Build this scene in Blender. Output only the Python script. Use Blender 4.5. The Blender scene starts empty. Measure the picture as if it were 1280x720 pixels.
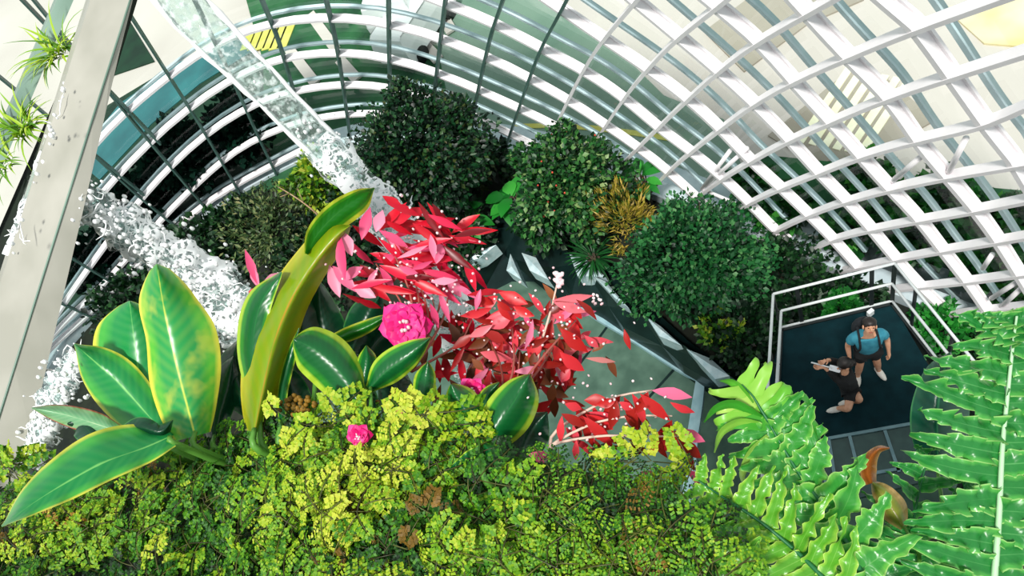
import bpy, math, random
import numpy as np
from mathutils import Vector, Matrix, noise

random.seed(7)
rnd = random.random
uni = random.uniform
C = bpy.context.scene.collection
H = 16.0                                   # eye height above the outdoor ground
F = 900.0                                  # focal length in pixels of a 1280 wide frame
NAD = (440.0, 540.0)                       # where straight down falls, from the frame centre
_dn = np.array([NAD[0], -NAD[1], -F]); _dn /= np.linalg.norm(_dn)
_up = -_dn
_fw = np.array([0, 0, -1.0]); _h = _fw - _up * (_fw @ _up); _h /= np.linalg.norm(_h)
R = np.array([np.cross(_h, _up), _h, _up])
EYE = np.array([0, 0, H])


def ray(px, py):
    v = R @ np.array([px - 640.0, 360.0 - py, -F])
    return v / np.linalg.norm(v)


def at_z(px, py, z):
    v = ray(px, py)
    return Vector(EYE + v * ((z - H) / v[2]))


def P(px, py, d):
    """point seen at a pixel, d metres away along the view axis"""
    return Vector(EYE + R @ (np.array([px - 640.0, 360.0 - py, -F]) * (d / F)))


def m_per_px(p):
    q = R.T @ (np.array(p) - EYE)
    return -q[2] / F


VIEW_UP = Vector(R[:, 1])
VIEW_RIGHT = Vector(R[:, 0])
TO_EYE = Vector(R[:, 2])

# ------------------------------------------------------------------ objects
ORG = {}


class MB:
    def __init__(self):
        self.v = []; self.f = []; self.t = []; self.uv = []; self.mi = []

    def add(self, vs, fs, tint=0.5, uv=None, mi=0):
        b = len(self.v)
        self.v.extend(vs)
        for f in fs:
            self.f.append([b + i for i in f]); self.t.append(tint); self.mi.append(mi)
            if uv is None: self.uv.extend([(0.5, 0.5)] * len(f))
            else: self.uv.extend([uv[i] for i in f])

    def build(self, name, mats, parent=None, smooth=True):
        org = ORG.get(parent.name, Vector()) if parent else Vector()
        me = bpy.data.meshes.new(name)
        vs = [(p[0] - org[0], p[1] - org[1], p[2] - org[2]) for p in self.v]
        me.from_pydata(vs, [], self.f)
        if not isinstance(mats, (list, tuple)): mats = [mats]
        for m in mats: me.materials.append(m)
        n = len(me.polygons)
        me.polygons.foreach_set('material_index', self.mi[:n])
        me.polygons.foreach_set('use_smooth', [smooth] * n)
        a = me.attributes.new('tint', 'FLOAT', 'FACE'); a.data.foreach_set('value', self.t[:n])
        u = me.uv_layers.new(name='UVMap')
        u.data.foreach_set('uv', [c for q in self.uv for c in q])
        me.update()
        o = bpy.data.objects.new(name, me); C.objects.link(o)
        if parent: o.parent = parent
        ORG[o.name] = org
        return o


def tag(o, label, cat, group=None, kind=None):
    o['label'] = label; o['category'] = cat
    if group: o['group'] = group
    if kind: o['kind'] = kind
    return o


def thing(name, loc, label, cat, group=None, kind=None):
    o = bpy.data.objects.new(name, None); C.objects.link(o)
    o.empty_display_size = 0.1
    o.location = loc
    ORG[o.name] = Vector(loc)
    return tag(o, label, cat, group, kind)


def struct(o, label=None, cat=None):
    o['kind'] = 'structure'
    if label: o['label'] = label
    if cat: o['category'] = cat
    return o


# ------------------------------------------------------------------ shapes
def catmull(pts, n):
    """n points along a Catmull-Rom curve through pts (tuples of any length)"""
    P_ = [np.array(p, float) for p in pts]
    P_ = [2 * P_[0] - P_[1]] + P_ + [2 * P_[-1] - P_[-2]]
    m = len(P_) - 3
    out = []
    for i in range(n):
        t = i / (n - 1) * m
        k = min(int(t), m - 1); t -= k
        a, b, c, d = P_[k:k + 4]
        out.append(0.5 * (2 * b + (c - a) * t + (2 * a - 5 * b + 4 * c - d) * t * t + (3 * b - a - 3 * c + d) * t ** 3))
    return out


def box(mb, c, sx, sy, sz, ax=None, tint=0.5, mi=0, bev=0.0):
    """box with centre c, half sizes; ax = (X, Y, Z) unit vectors; small chamfer on the edges along Z"""
    X, Y, Z = ax or (Vector((1, 0, 0)), Vector((0, 1, 0)), Vector((0, 0, 1)))
    c = Vector(c)
    b = bev or min(sx, sy) * 0.15
    ring = [(-sx + b, -sy), (sx - b, -sy), (sx, -sy + b), (sx, sy - b), (sx - b, sy), (-sx + b, sy), (-sx, sy - b), (-sx, -sy + b)]
    vs = [c + X * x + Y * y + Z * z for z in (-sz, sz) for x, y in ring]
    fs = [[i, (i + 1) % 8, 8 + (i + 1) % 8, 8 + i] for i in range(8)] + [list(range(7, -1, -1)), list(range(8, 16))]
    mb.add(vs, fs, tint, None, mi)


def frames(pts, up=None):
    pts = [Vector(p) for p in pts]
    T = []
    for i in range(len(pts)):
        a = pts[max(i - 1, 0)]; b = pts[min(i + 1, len(pts) - 1)]
        T.append((b - a).normalized())
    u = up or (Vector((0, 0, 1)) if abs(T[0].z) < 0.9 else Vector((1, 0, 0)))
    out = []
    for t in T:
        s = t.cross(u)
        if s.length < 1e-6: s = t.cross(Vector((0.3, 1, 0.2)))
        s.normalize(); u2 = s.cross(t).normalized()
        if up is None: u = u2
        out.append((t, s, u2))
    return pts, out


def tube(mb, pts, rad, n=6, tint=0.5, mi=0, cap=True):
    pts, fr = frames(pts)
    m = len(pts)
    rs = rad if isinstance(rad, (list, tuple)) else [rad] * m
    vs = []
    for p, (t, s, u), r in zip(pts, fr, rs):
        for k in range(n):
            a = 2 * math.pi * k / n
            vs.append(p + s * (r * math.cos(a)) + u * (r * math.sin(a)))
    fs = [[i * n + k, i * n + (k + 1) % n, (i + 1) * n + (k + 1) % n, (i + 1) * n + k] for i in range(m - 1) for k in range(n)]
    if cap: fs += [list(range(n - 1, -1, -1)), [(m - 1) * n + k for k in range(n)]]
    mb.add(vs, fs, tint, None, mi)


def sweep(mb, pts, nrm, w, d0, d1, tint=0.5, mi=0):
    """rectangular bar along pts; w half width, from d0 to d1 along the normals"""
    m = len(pts); vs = []
    for i in range(m):
        a = pts[max(i - 1, 0)]; b = pts[min(i + 1, m - 1)]
        t = (Vector(b) - Vector(a)).normalized(); n_ = Vector(nrm[i]).normalized()
        s = t.cross(n_).normalized(); p = Vector(pts[i])
        vs += [p - s * w + n_ * d0, p + s * w + n_ * d0, p + s * w + n_ * d1, p - s * w + n_ * d1]
    fs = [[i * 4 + k, i * 4 + (k + 1) % 4, i * 4 + 4 + (k + 1) % 4, i * 4 + 4 + k] for i in range(m - 1) for k in range(4)]
    fs += [[3, 2, 1, 0], [(m - 1) * 4 + k for k in range(4)]]
    mb.add(vs, fs, tint, None, mi)


def blob(mb, c, rx, ry, rz, ax=None, nu=8, nv=6, tint=0.5, mi=0, wob=0.0):
    X, Y, Z = ax or (Vector((1, 0, 0)), Vector((0, 1, 0)), Vector((0, 0, 1)))
    c = Vector(c); vs = []
    for j in range(nv + 1):
        th = math.pi * j / nv
        for i in range(nu):
            ph = 2 * math.pi * i / nu
            x, y, z = math.sin(th) * math.cos(ph), math.sin(th) * math.sin(ph), math.cos(th)
            k = 1 + (wob * noise.noise(Vector((x, y, z)) * 2 + c * 7) if wob else 0)
            vs.append(c + X * (rx * x * k) + Y * (ry * y * k) + Z * (rz * z * k))
    fs = [[j * nu + i, (j + 1) * nu + i, (j + 1) * nu + (i + 1) % nu, j * nu + (i + 1) % nu] for j in range(nv) for i in range(nu)]
    mb.add(vs, fs, tint, None, mi)


def prism(mb, poly, z0, z1, tint=0.5, mi=0):
    n = len(poly)
    vs = [Vector((p[0], p[1], z0)) for p in poly] + [Vector((p[0], p[1], z1)) for p in poly]
    fs = [[i, (i + 1) % n, n + (i + 1) % n, n + i] for i in range(n)] + [list(range(n - 1, -1, -1)), list(range(n, 2 * n))]
    mb.add(vs, fs, tint, None, mi)


def rvec():
    while True:
        v = Vector((uni(-1, 1), uni(-1, 1), uni(-1, 1)))
        if 0.05 < v.length < 1: return v.normalized()


def leaf4(mb, p, d, n, L, W, tint, fold=0.25, mi=0):
    """small folded leaf: two triangles either side of the midrib"""
    s = d.cross(n)
    if s.length < 1e-4: s = d.orthogonal()
    s.normalize(); n = s.cross(d)
    m = p + d * (L * 0.45)
    vs = [p, m + s * W + n * (W * fold), p + d * L, m - s * W + n * (W * fold)]
    mb.add(vs, [(0, 1, 2), (0, 2, 3)], tint, [(0.5, 0), (1, 0.45), (0.5, 1), (0, 0.45)], mi)


def leafN(mb, p, d, n, L, W, tint, bend=0.3, fold=0.3, segs=6, mi=0, wav=0.0, peak=0.45):
    """longer leaf, arched and folded along its midrib"""
    s = d.cross(n)
    if s.length < 1e-4: s = d.orthogonal()
    s.normalize(); n = s.cross(d)
    vs = []; uv = []; q = Vector(p); ph = uni(0, 6)
    for i in range(segs + 1):
        t = i / segs
        a = bend * t
        dd = d * math.cos(a) - n * math.sin(a); nn = n * math.cos(a) + d * math.sin(a)
        if i: q = q + dd * (L / segs)
        w = W * max(0.03, (t / peak) ** 0.7 if t < peak else (1 - ((t - peak) / (1 - peak)) ** 1.6))
        rip = wav * W * math.sin(t * 14 + ph)
        vs += [q + s * w + nn * (fold * w + rip), q.copy(), q - s * w + nn * (fold * w - rip)]
        uv += [(0, t), (0.5, t), (1, t)]
    fs = []
    for i in range(segs):
        fs += [(3 * i, 3 * i + 1, 3 * i + 4, 3 * i + 3), (3 * i + 1, 3 * i + 2, 3 * i + 5, 3 * i + 4)]
    mb.add(vs, fs, tint, uv, mi)


# ------------------------------------------------------------------ materials
def lin(c):
    return tuple(((x / 255 / 12.92) if x / 255 <= 0.04045 else ((x / 255 + 0.055) / 1.055) ** 2.4) for x in c) + (1,)


def nodes(name):
    m = bpy.data.materials.new(name); m.use_nodes = True
    nt = m.node_tree; nt.nodes.clear()
    out = nt.nodes.new('ShaderNodeOutputMaterial')
    return m, nt, out


def ramp(nt, src, stops, interp='LINEAR'):
    r = nt.nodes.new('ShaderNodeValToRGB'); r.color_ramp.interpolation = interp
    el = r.color_ramp.elements
    while len(el) < len(stops): el.new(0.5)
    for e, (p, c) in zip(el, stops): e.position = p; e.color = c
    nt.links.new(src, r.inputs[0])
    return r.outputs[0]


def noise_tex(nt, scale, detail=3, coord='Object'):
    tc = nt.nodes.new('ShaderNodeTexCoord'); nz = nt.nodes.new('ShaderNodeTexNoise')
    nz.inputs['Scale'].default_value = scale; nz.inputs['Detail'].default_value = detail
    nt.links.new(tc.outputs[coord], nz.inputs['Vector'])
    return nz.outputs[0]


def plain(name, c0, c1=None, scale=4, rough=0.6, metal=0.0, bump=0.0, spec=0.5):
    m, nt, out = nodes(name)
    b = nt.nodes.new('ShaderNodeBsdfPrincipled')
    b.inputs['Roughness'].default_value = rough; b.inputs['Metallic'].default_value = metal
    b.inputs['Specular IOR Level'].default_value = spec
    nz = noise_tex(nt, scale)
    col = ramp(nt, nz, [(0.35, lin(c0)), (0.65, lin(c1 or c0))])
    nt.links.new(col, b.inputs['Base Color'])
    if bump:
        bp = nt.nodes.new('ShaderNodeBump'); bp.inputs['Strength'].default_value = bump
        nt.links.new(nz, bp.inputs['Height']); nt.links.new(bp.outputs[0], b.inputs['Normal'])
    nt.links.new(b.outputs[0], out.inputs[0])
    return m


def foliage(name, cols, trans=0.25, rough=0.45, spec=0.4):
    """leaf material: each leaf takes its colour from its own tint"""
    m, nt, out = nodes(name)
    at = nt.nodes.new('ShaderNodeAttribute'); at.attribute_name = 'tint'
    n = len(cols)
    col = ramp(nt, at.outputs['Fac'], [(i / max(1, n - 1), lin(c)) for i, c in enumerate(cols)])
    b = nt.nodes.new('ShaderNodeBsdfPrincipled'); b.inputs['Roughness'].default_value = rough
    b.inputs['Specular IOR Level'].default_value = spec
    nt.links.new(col, b.inputs['Base Color'])
    tr = nt.nodes.new('ShaderNodeBsdfTranslucent'); nt.links.new(col, tr.inputs[0])
    mx = nt.nodes.new('ShaderNodeMixShader'); mx.inputs[0].default_value = trans
    nt.links.new(b.outputs[0], mx.inputs[1]); nt.links.new(tr.outputs[0], mx.inputs[2])
    nt.links.new(mx.outputs[0], out.inputs[0])
    return m


def broad_leaf(name, mid, edge, rim, rib, vein=0.25, rimpos=0.84, trans=0.25, rough=0.3, blotch=0.0):
    """large leaf: midrib and slanting veins, paler rim, from the leaf's own UV"""
    m, nt, out = nodes(name); N = nt.nodes.new; L = nt.links.new
    uv = N('ShaderNodeUVMap'); sp = N('ShaderNodeSeparateXYZ'); L(uv.outputs[0], sp.inputs[0])

    def math_(op, a, b=None):
        q = N('ShaderNodeMath'); q.operation = op
        for i, x in enumerate((a, b)):
            if x is None: continue
            if isinstance(x, (int, float)): q.inputs[i].default_value = x
            else: L(x, q.inputs[i])
        return q.outputs[0]
    au = math_('ABSOLUTE', math_('MULTIPLY', math_('SUBTRACT', sp.outputs[0], 0.5), 2.0))
    nz = noise_tex(nt, 9, 4)
    aw = math_('ADD', au, math_('MULTIPLY', math_('SUBTRACT', nz, 0.5), 0.16))
    base = ramp(nt, aw, [(0.0, lin(rib)), (0.045, lin(mid)), (0.5, lin(mid)), (rimpos - 0.1, lin(edge)), (rimpos, lin(edge)), (min(0.98, rimpos + 0.1), lin(rim))])
    veins = math_('SINE', math_('MULTIPLY', math_('SUBTRACT', sp.outputs[1], math_('MULTIPLY', au, 0.16)), 95.0))
    vf = math_('MULTIPLY', math_('ADD', veins, 1.0), vein * 0.32)
    mx = N('ShaderNodeMix'); mx.data_type = 'RGBA'; L(vf, mx.inputs[0]); L(base, mx.inputs[6]); mx.inputs[7].default_value = lin(rib)
    col = mx.outputs[2]
    if blotch:
        b2 = ramp(nt, noise_tex(nt, 14, 3), [(0.5, (0, 0, 0, 1)), (0.62, (blotch, blotch, blotch, 1))])
        m2 = N('ShaderNodeMix'); m2.data_type = 'RGBA'; L(b2, m2.inputs[0]); L(col, m2.inputs[6]); m2.inputs[7].default_value = lin(rim); col = m2.outputs[2]
    b = N('ShaderNodeBsdfPrincipled'); b.inputs['Roughness'].default_value = rough; L(col, b.inputs['Base Color'])
    bp = N('ShaderNodeBump'); bp.inputs['Strength'].default_value = 0.06; bp.inputs['Distance'].default_value = 0.002
    L(veins, bp.inputs['Height']); L(bp.outputs[0], b.inputs['Normal'])
    tr = N('ShaderNodeBsdfTranslucent'); L(col, tr.inputs[0])
    ms = N('ShaderNodeMixShader'); ms.inputs[0].default_value = trans
    L(b.outputs[0], ms.inputs[1]); L(tr.outputs[0], ms.inputs[2]); L(ms.outputs[0], out.inputs[0])
    return m


def pane_glass(name, tint, gloss=0.06):
    m, nt, out = nodes(name)
    tr = nt.nodes.new('ShaderNodeBsdfTransparent'); tr.inputs[0].default_value = tint
    gl = nt.nodes.new('ShaderNodeBsdfGlossy'); gl.inputs['Roughness'].default_value = 0.03
    fr = nt.nodes.new('ShaderNodeFresnel'); fr.inputs[0].default_value = 1.3
    mx = nt.nodes.new('ShaderNodeMixShader')
    nt.links.new(fr.outputs[0], mx.inputs[0])
    nt.links.new(tr.outputs[0], mx.inputs[1]); nt.links.new(gl.outputs[0], mx.inputs[2])
    nt.links.new(mx.outputs[0], out.inputs[0])
    return m


M = {}
M['white_steel'] = plain('white_steel', (232, 228, 230), (238, 234, 236), 3, 0.45)
M['backlit_steel'] = plain('backlit_grey_green_steel', (62, 92, 86), (78, 108, 100), 2, 0.4)  # left mullions look dark against the light; that shade is in the colour
M['glazing_bar'] = plain('glazing_bar', (176, 200, 204), (194, 214, 218), 2, 0.4)
M['kerb'] = plain('kerb', (176, 192, 198), (196, 208, 212), 3, 0.5)
M['glass'] = pane_glass('pane_glass', (0.80, 0.92, 0.88, 1))
M['soil'] = plain('soil', (14, 20, 12), (30, 36, 22), 3, 0.95, bump=0.6)
M['rock'] = plain('rock', (26, 34, 24), (58, 62, 50), 2, 0.9, bump=0.8)
M['pave'] = plain('pale_paving', (202, 189, 183), (216, 204, 198), 0.12, 0.85)
M['warm_pave'] = plain('sand_paving', (156, 144, 132), (174, 162, 150), 0.3, 0.85)
M['road'] = plain('sage_road', (106, 134, 118), (132, 154, 138), 0.25, 0.85)
M['lawn'] = plain('lawn', (18, 66, 40), (44, 104, 60), 0.6, 0.9)
M['deep_lawn'] = plain('deep_lawn', (8, 40, 26), (16, 58, 36), 0.8, 0.9)
M['yellow_paint'] = plain('yellow_paint', (206, 196, 90), (216, 208, 110), 2, 0.7)
M['cream_paint'] = plain('cream_paint', (250, 240, 205), (252, 246, 220), 2, 0.7)
M['white_paint'] = plain('white_paint', (245, 245, 245), None, 2, 0.6)
M['black_rubber'] = plain('black_rubber', (18, 22, 22), (26, 30, 30), 6, 0.7)
M['dark_glass'] = plain('dark_car_glass', (20, 34, 36), None, 2, 0.1)
# ------------------------------------------------------------------ the dome
ZF, ZB = -1.2, -0.15                       # inner floor, planting bed
base_px = [(60, 452), (115, 396), (170, 338), (253, 268), (317, 232), (387, 194), (450, 178), (520, 172), (596, 180), (690, 200),
           (760, 218), (830, 243), (915, 280), (1000, 312), (1085, 348), (1180, 388), (1270, 422)]
base = [at_z(x, y, 0) for x, y in base_px]
base = [Vector((-17, -9, 0)), Vector((-20.5, 2, 0)), Vector((-20.5, 11, 0)), Vector((-18.6, 18.5, 0))] + base + [Vector((8.2, -1.5, 0)), Vector((7.6, -8, 0))]
bc = np.array([tuple(p)[:2] for p in catmull([tuple(b)[:2] for b in base], 260)])
for _ in range(60):
    bc[1:-1] = 0.25 * bc[:-2] + 0.5 * bc[1:-1] + 0.25 * bc[2:]
seg = np.diff(bc, axis=0); sl = np.hypot(*seg.T)
bt = np.gradient(bc, axis=0); bt /= np.linalg.norm(bt, axis=1)[:, None]
bn = np.stack([bt[:, 1], -bt[:, 0]], 1)    # inward: the curve runs clockwise round the garden
if ((np.array([-4., 8.]) - bc[130]) @ bn[130]) < 0: bn = -bn


def lean(h): return 0.03 * h + 0.010 * h * h


def inside(p):
    """signed distance of points (k,3) inside the shell"""
    q = p[:, None, :2] - bc[None, :-1]
    t = np.clip((q * seg[None]).sum(-1) / (sl ** 2)[None], 0, 1)
    dv = q - t[..., None] * seg[None]
    dd = np.hypot(dv[..., 0], dv[..., 1]); k = dd.argmin(1)
    r = np.arange(len(p)); nn = bn[k]
    sgn = np.sign((dv[r, k] * nn).sum(-1))
    return dd[r, k] * sgn - lean(np.maximum(p[:, 2], 0))


def on_dome(px, py):
    v = ray(px, py); ts = np.linspace(3, 75, 400)
    f = inside(EYE + ts[:, None] * v)
    neg = np.nonzero(f < 0)[0]
    i = neg[0] if len(neg) else len(ts) - 1
    if i == 0: return Vector(EYE + ts[0] * v)
    a, b = ts[i - 1], ts[i]
    t = a + (b - a) * f[i - 1] / max(1e-6, f[i - 1] - f[i])
    return Vector(EYE + t * v)


def dome_normal(p):
    e = 0.05; q = np.array(p)
    pts = np.array([q, q + [e, 0, 0], q + [0, e, 0], q + [0, 0, e]])
    f = inside(pts); g = Vector((f[1] - f[0], f[2] - f[0], f[3] - f[0]))
    return g.normalized() if g.length > 1e-9 else Vector((0, 0, 1))


def ext(pts, a=90, b=90):
    p = [np.array(q, float) for q in pts]
    if a: p.insert(0, p[0] + (p[0] - p[1]) / np.linalg.norm(p[0] - p[1]) * a)
    if b: p.append(p[-1] + (p[-1] - p[-2]) / np.linalg.norm(p[-1] - p[-2]) * b)
    return p


def dome_line(px, a, b, n=26):
    ps = [on_dome(*q) for q in catmull(ext(px, a, b), n)]
    ps = [p for p in ps if p.z > -0.1]
    for _ in range(4):                      # ease out the reading noise
        ps = [ps[0]] + [(ps[i - 1] + ps[i] * 2 + ps[i + 1]) / 4 for i in range(1, len(ps) - 1)] + [ps[-1]]
    return ps, [dome_normal(p) for p in ps]


hoops = [
    [(1123, 0), (1150, 24), (1196, 89), (1236, 147), (1267, 186), (1280, 208)],
    [(1007, 0), (1062, 61), (1114, 113), (1150, 168), (1186, 211), (1221, 253), (1249, 292), (1276, 335)],
    [(900, 0), (952, 43), (995, 95), (1040, 143), (1080, 189), (1112, 226), (1151, 265), (1178, 304), (1210, 343), (1233, 378), (1256, 409)],
    [(805, 0), (850, 38), (902, 82), (947, 124), (988, 166), (1023, 207), (1058, 242), (1089, 277), (1120, 316), (1151, 351), (1175, 374)],
    [(697, 0), (756, 41), (812, 79), (861, 116), (902, 154), (940, 195), (976, 227), (1011, 261), (1042, 292), (1073, 327)],
    [(559, 0), (620, 24), (700, 67), (730, 82), (782, 116), (824, 154), (866, 184), (902, 214), (938, 248), (968, 281), (988, 296)],
    [(78, 226), (123, 173), (157, 137), (207, 97), (253, 60), (300, 38), (350, 23), (417, 15), (489, 24), (553, 43), (620, 70), (705, 114), (752, 148), (801, 180), (839, 210), (869, 240), (899, 266)],
    [(62, 326), (98, 276), (133, 233), (180, 182), (233, 134), (290, 95), (333, 77), (360, 68), (423, 60), (489, 67), (553, 89), (611, 113), (698, 154), (742, 178), (782, 205), (812, 226)],
    [(50, 424), (78, 380), (113, 330), (163, 262), (207, 212), (260, 162), (320, 126), (372, 110), (430, 102), (486, 105), (545, 122), (599, 144), (680, 184)],
    [(48, 440), (75, 405), (123, 361), (167, 312), (210, 263), (257, 218), (300, 181), (363, 153), (415, 142), (470, 138), (530, 146), (596, 165)],
    [(40, 458), (70, 427), (117, 385), (180, 320), (253, 255), (317, 217), (385, 182)],
]
hoop_ext = [(240, 240), (220, 200), (200, 60), (200, 40), (200, 0), (200, 0), (160, 0), (120, 0), (60, 0), (40, 0), (20, 0)]
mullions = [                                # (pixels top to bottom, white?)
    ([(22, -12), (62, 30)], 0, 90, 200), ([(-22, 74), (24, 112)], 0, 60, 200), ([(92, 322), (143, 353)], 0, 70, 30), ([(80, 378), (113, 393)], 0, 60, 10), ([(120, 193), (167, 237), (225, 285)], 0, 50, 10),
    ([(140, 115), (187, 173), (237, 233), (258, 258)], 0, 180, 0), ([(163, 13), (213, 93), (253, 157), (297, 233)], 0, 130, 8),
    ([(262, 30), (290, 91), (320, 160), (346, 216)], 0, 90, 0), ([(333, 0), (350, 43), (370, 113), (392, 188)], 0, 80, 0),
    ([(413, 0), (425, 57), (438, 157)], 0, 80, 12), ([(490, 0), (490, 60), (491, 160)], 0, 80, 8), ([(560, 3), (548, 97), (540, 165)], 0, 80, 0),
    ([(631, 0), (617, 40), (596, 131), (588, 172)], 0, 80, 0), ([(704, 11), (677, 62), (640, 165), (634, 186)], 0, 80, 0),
    ([(794, 0), (752, 52), (719, 109), (681, 190)], 1, 240, 0), ([(895, 4), (850, 41), (812, 82), (782, 120), (745, 176), (728, 205)], 1, 240, 0),
    ([(1025, 0), (952, 43), (902, 82), (857, 124), (824, 157), (782, 199), (768, 216)], 1, 240, 0),
    ([(1205, 3), (1150, 24), (1065, 61), (1000, 91), (946, 122), (902, 157), (867, 184), (831, 217), (818, 234)], 1, 240, 0),
    ([(1280, 55), (1200, 82), (1114, 112), (1047, 143), (989, 168), (940, 197), (902, 220), (870, 246), (855, 256)], 1, 240, 0),
    ([(1280, 125), (1236, 145), (1153, 165), (1081, 187), (1025, 211), (976, 230), (935, 251), (902, 271)], 1, 240, 0),
    ([(1280, 195), (1186, 212), (1112, 230), (1058, 246), (1011, 264), (964, 288), (956, 294)], 1, 240, 0),
    ([(1280, 242), (1219, 255), (1151, 268), (1089, 281), (1042, 294), (1010, 312)], 1, 240, 0),
    ([(1280, 288), (1247, 294), (1180, 306), (1122, 318), (1073, 329), (1050, 334)], 1, 240, 0),
    ([(1280, 335), (1208, 345), (1151, 352), (1110, 357)], 1, 240, 0), ([(1280, 376), (1229, 382), (1186, 388)], 1, 240, 0),
]
dome = bpy.data.objects.new('wall_dome', None); C.objects.link(dome)
struct(dome, 'curved glass greenhouse wall on a grid of white steel beams', 'glass wall')
for px, (a, b) in zip(hoops, hoop_ext):
    ps, ns = dome_line(px, a, b, 36)
    mb = MB(); sweep(mb, ps, ns, 0.04, 0.0, 0.20)
    sweep(mb, ps, ns, 0.088, 0.0, 0.045)
    mb.build('hoop_beam', M['white_steel'], dome, False)
    mb = MB(); sweep(mb, ps, ns, 0.04, -0.36, -0.26)
    mb.build('glazing_bar', M['glazing_bar'], dome, False)
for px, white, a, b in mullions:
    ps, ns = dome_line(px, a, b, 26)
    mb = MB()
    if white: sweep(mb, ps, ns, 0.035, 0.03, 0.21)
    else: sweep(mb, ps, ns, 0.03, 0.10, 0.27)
    mb.build('rib_beam' if white else 'mullion', M['white_steel'] if white else M['backlit_steel'], dome, False)
# glazing outside the grid
mb = MB(); nh = 18; idx = list(range(0, 260, 2)); hs = [14.5 * k / (nh - 1) for k in range(nh)]
vs = []
for i in idx:
    for h in hs:
        o_ = lean(h) - 0.3
        vs.append((bc[i][0] + bn[i][0] * o_, bc[i][1] + bn[i][1] * o_, h))
fs = [(a * nh + k, (a + 1) * nh + k, (a + 1) * nh + k + 1, a * nh + k + 1) for a in range(len(idx) - 1) for k in range(nh - 1)]
mb.add(vs, fs); mb.build('glazing', M['glass'], dome)
# raking strut pairs between the grid and its footing
for (x0, y0), (x1, y1), k in [((916, 183), (880, 232), 0), ((937, 180), (885, 228), 0), ((1122, 218), (1160, 185), .0), ((1190, 208), (1212, 165), 0), ((1242, 368), (1282, 342), 0), ((1255, 378), (1283, 352), 0),
                             ((880, 232), (950, 262), 0.0), ((1232, 330), (1244, 312), 0)]:
    a, b = on_dome(x0, y0), on_dome(x1, y1)
    na, nb = dome_normal(a), dome_normal(b)
    mb = MB(); tube(mb, [a + na * 0.1, b + nb * 0.1], 0.045, 8); mb.build('raking_strut', M['white_steel'], dome)
# footing
mb = MB(); pts = [Vector((*p, 0)) for p in bc[::2]]; ns = [Vector((*n, 0)) for n in bn[::2]]
sweep(mb, [p - n * 0.36 for p, n in zip(pts, ns)], [Vector((0, 0, 1))] * len(pts), 0.50, -0.1, 0.14)
sweep(mb, [p + n * 0.13 for p, n in zip(pts, ns)], [Vector((0, 0, 1))] * len(pts), 0.05, -1.2, 0.16)
mb.build('footing', M['kerb'], dome, False)

# floor, bed and outdoor ground
poly = [Vector((*p, 0)) for p in bc[::3]]
mb = MB(); prism(mb, [(p.x, p.y) for p in poly] + [(0, -9.5)], ZF - 0.3, ZF)
M['floor'] = plain('green_stone_floor', (46, 76, 62), (74, 104, 88), 1.6, 0.7, bump=0.15)
struct(mb.build('floor', M['floor'], None, False))
mb = MB(); vs = []; idx = list(range(0, 260, 2)); out_r = [0.8, 2, 6, 14, 30, 70, 160]
for i in idx:
    for r_ in out_r: vs.append((bc[i][0] - bn[i][0] * r_, bc[i][1] - bn[i][1] * r_, -0.02))
k_ = len(out_r)
mb.add(vs, [(a * k_ + j, (a + 1) * k_ + j, (a + 1) * k_ + j + 1, a * k_ + j + 1) for a in range(len(idx) - 1) for j in range(k_ - 1)])
struct(mb.build('ground', M['pave'], None, False), 'pale paved ground outside the glass wall', 'ground')


def patch(name, px, mat, label, cat, z=0.0, th=0.03):
    mb = MB(); q = [at_z(x, y, z) for x, y in px]
    prism(mb, [(p.x, p.y) for p in q], z - th, z + th)
    o = mb.build(name, mat, None, False)
    return struct(o, label, cat)


patch('road', [(430, 175), (560, 178), (760, 225), (905, 280), (930, 215), (905, 150), (830, 120), (770, 60), (700, 10), (640, -30), (560, -40), (440, 60)], M['road'], 'sage grey road outside the middle of the glass wall', 'road')
patch('lawn', [(330, 240), (440, 180), (570, 175), (545, 50), (520, -20), (300, -30), (330, 80)], M['lawn'], 'green lawn outside beyond the round trees', 'lawn', 0.03)
patch('lawn', [(30, 470), (120, 395), (250, 275), (360, 215), (345, 90), (310, 60), (225, 78), (130, 135), (60, 240)], M['deep_lawn'], 'deep green lawn outside the tight curve of the wall', 'lawn', 0.02)
patch('reflection_patch', [(95, 200), (150, 130), (225, 78), (300, 45), (320, 62), (250, 105), (190, 155), (125, 225)], plain('teal_reflection', (20, 92, 98), (34, 116, 120), 0.5, 0.2), 'teal ground strip beyond the dark trees standing in for a reflection in the glass', 'water', 0.05)  # reflection in the glass laid down as a flat teal patch
patch('lawn', [(137, 96), (158, 20), (193, 77)], M['deep_lawn'], 'dark green triangle of grass beside the stone coping', 'lawn', 0.02)
patch('road', [(930, 90), (1010, 30), (1080, 0), (960, -20), (880, 40)], M['warm_pave'], 'sand coloured paving outside the upper part of the wall', 'paving', 0.01)
patch('road', [(960, 170), (1060, 90), (1110, 100), (1170, 150), (1100, 190), (1020, 205)], M['warm_pave'], 'sand coloured paving under the cream hatching', 'paving', 0.01)
patch('road', [(1180, 10), (1290, -10), (1290, 60), (1230, 55)], plain('ochre_gravel', (222, 200, 130), (232, 218, 196), 0.5, 0.9), 'ochre gravel outside the upper right of the wall', 'gravel', 0.01)
patch('lawn', [(905, 215), (960, 195), (1060, 205), (1120, 225), (1290, 240), (1295, 430), (1180, 392), (1085, 352), (1000, 316), (930, 285)], M['lawn'], 'lawn close outside the straight side of the wall', 'lawn', 0.02)


def stripe(px, w, mat, z=0.04):
    q = [at_z(x, y, z) for x, y in px]
    mb = MB(); sweep(mb, q, [Vector((0, 0, 1))] * len(q), w, -0.01, 0.015)
    return mb


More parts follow.
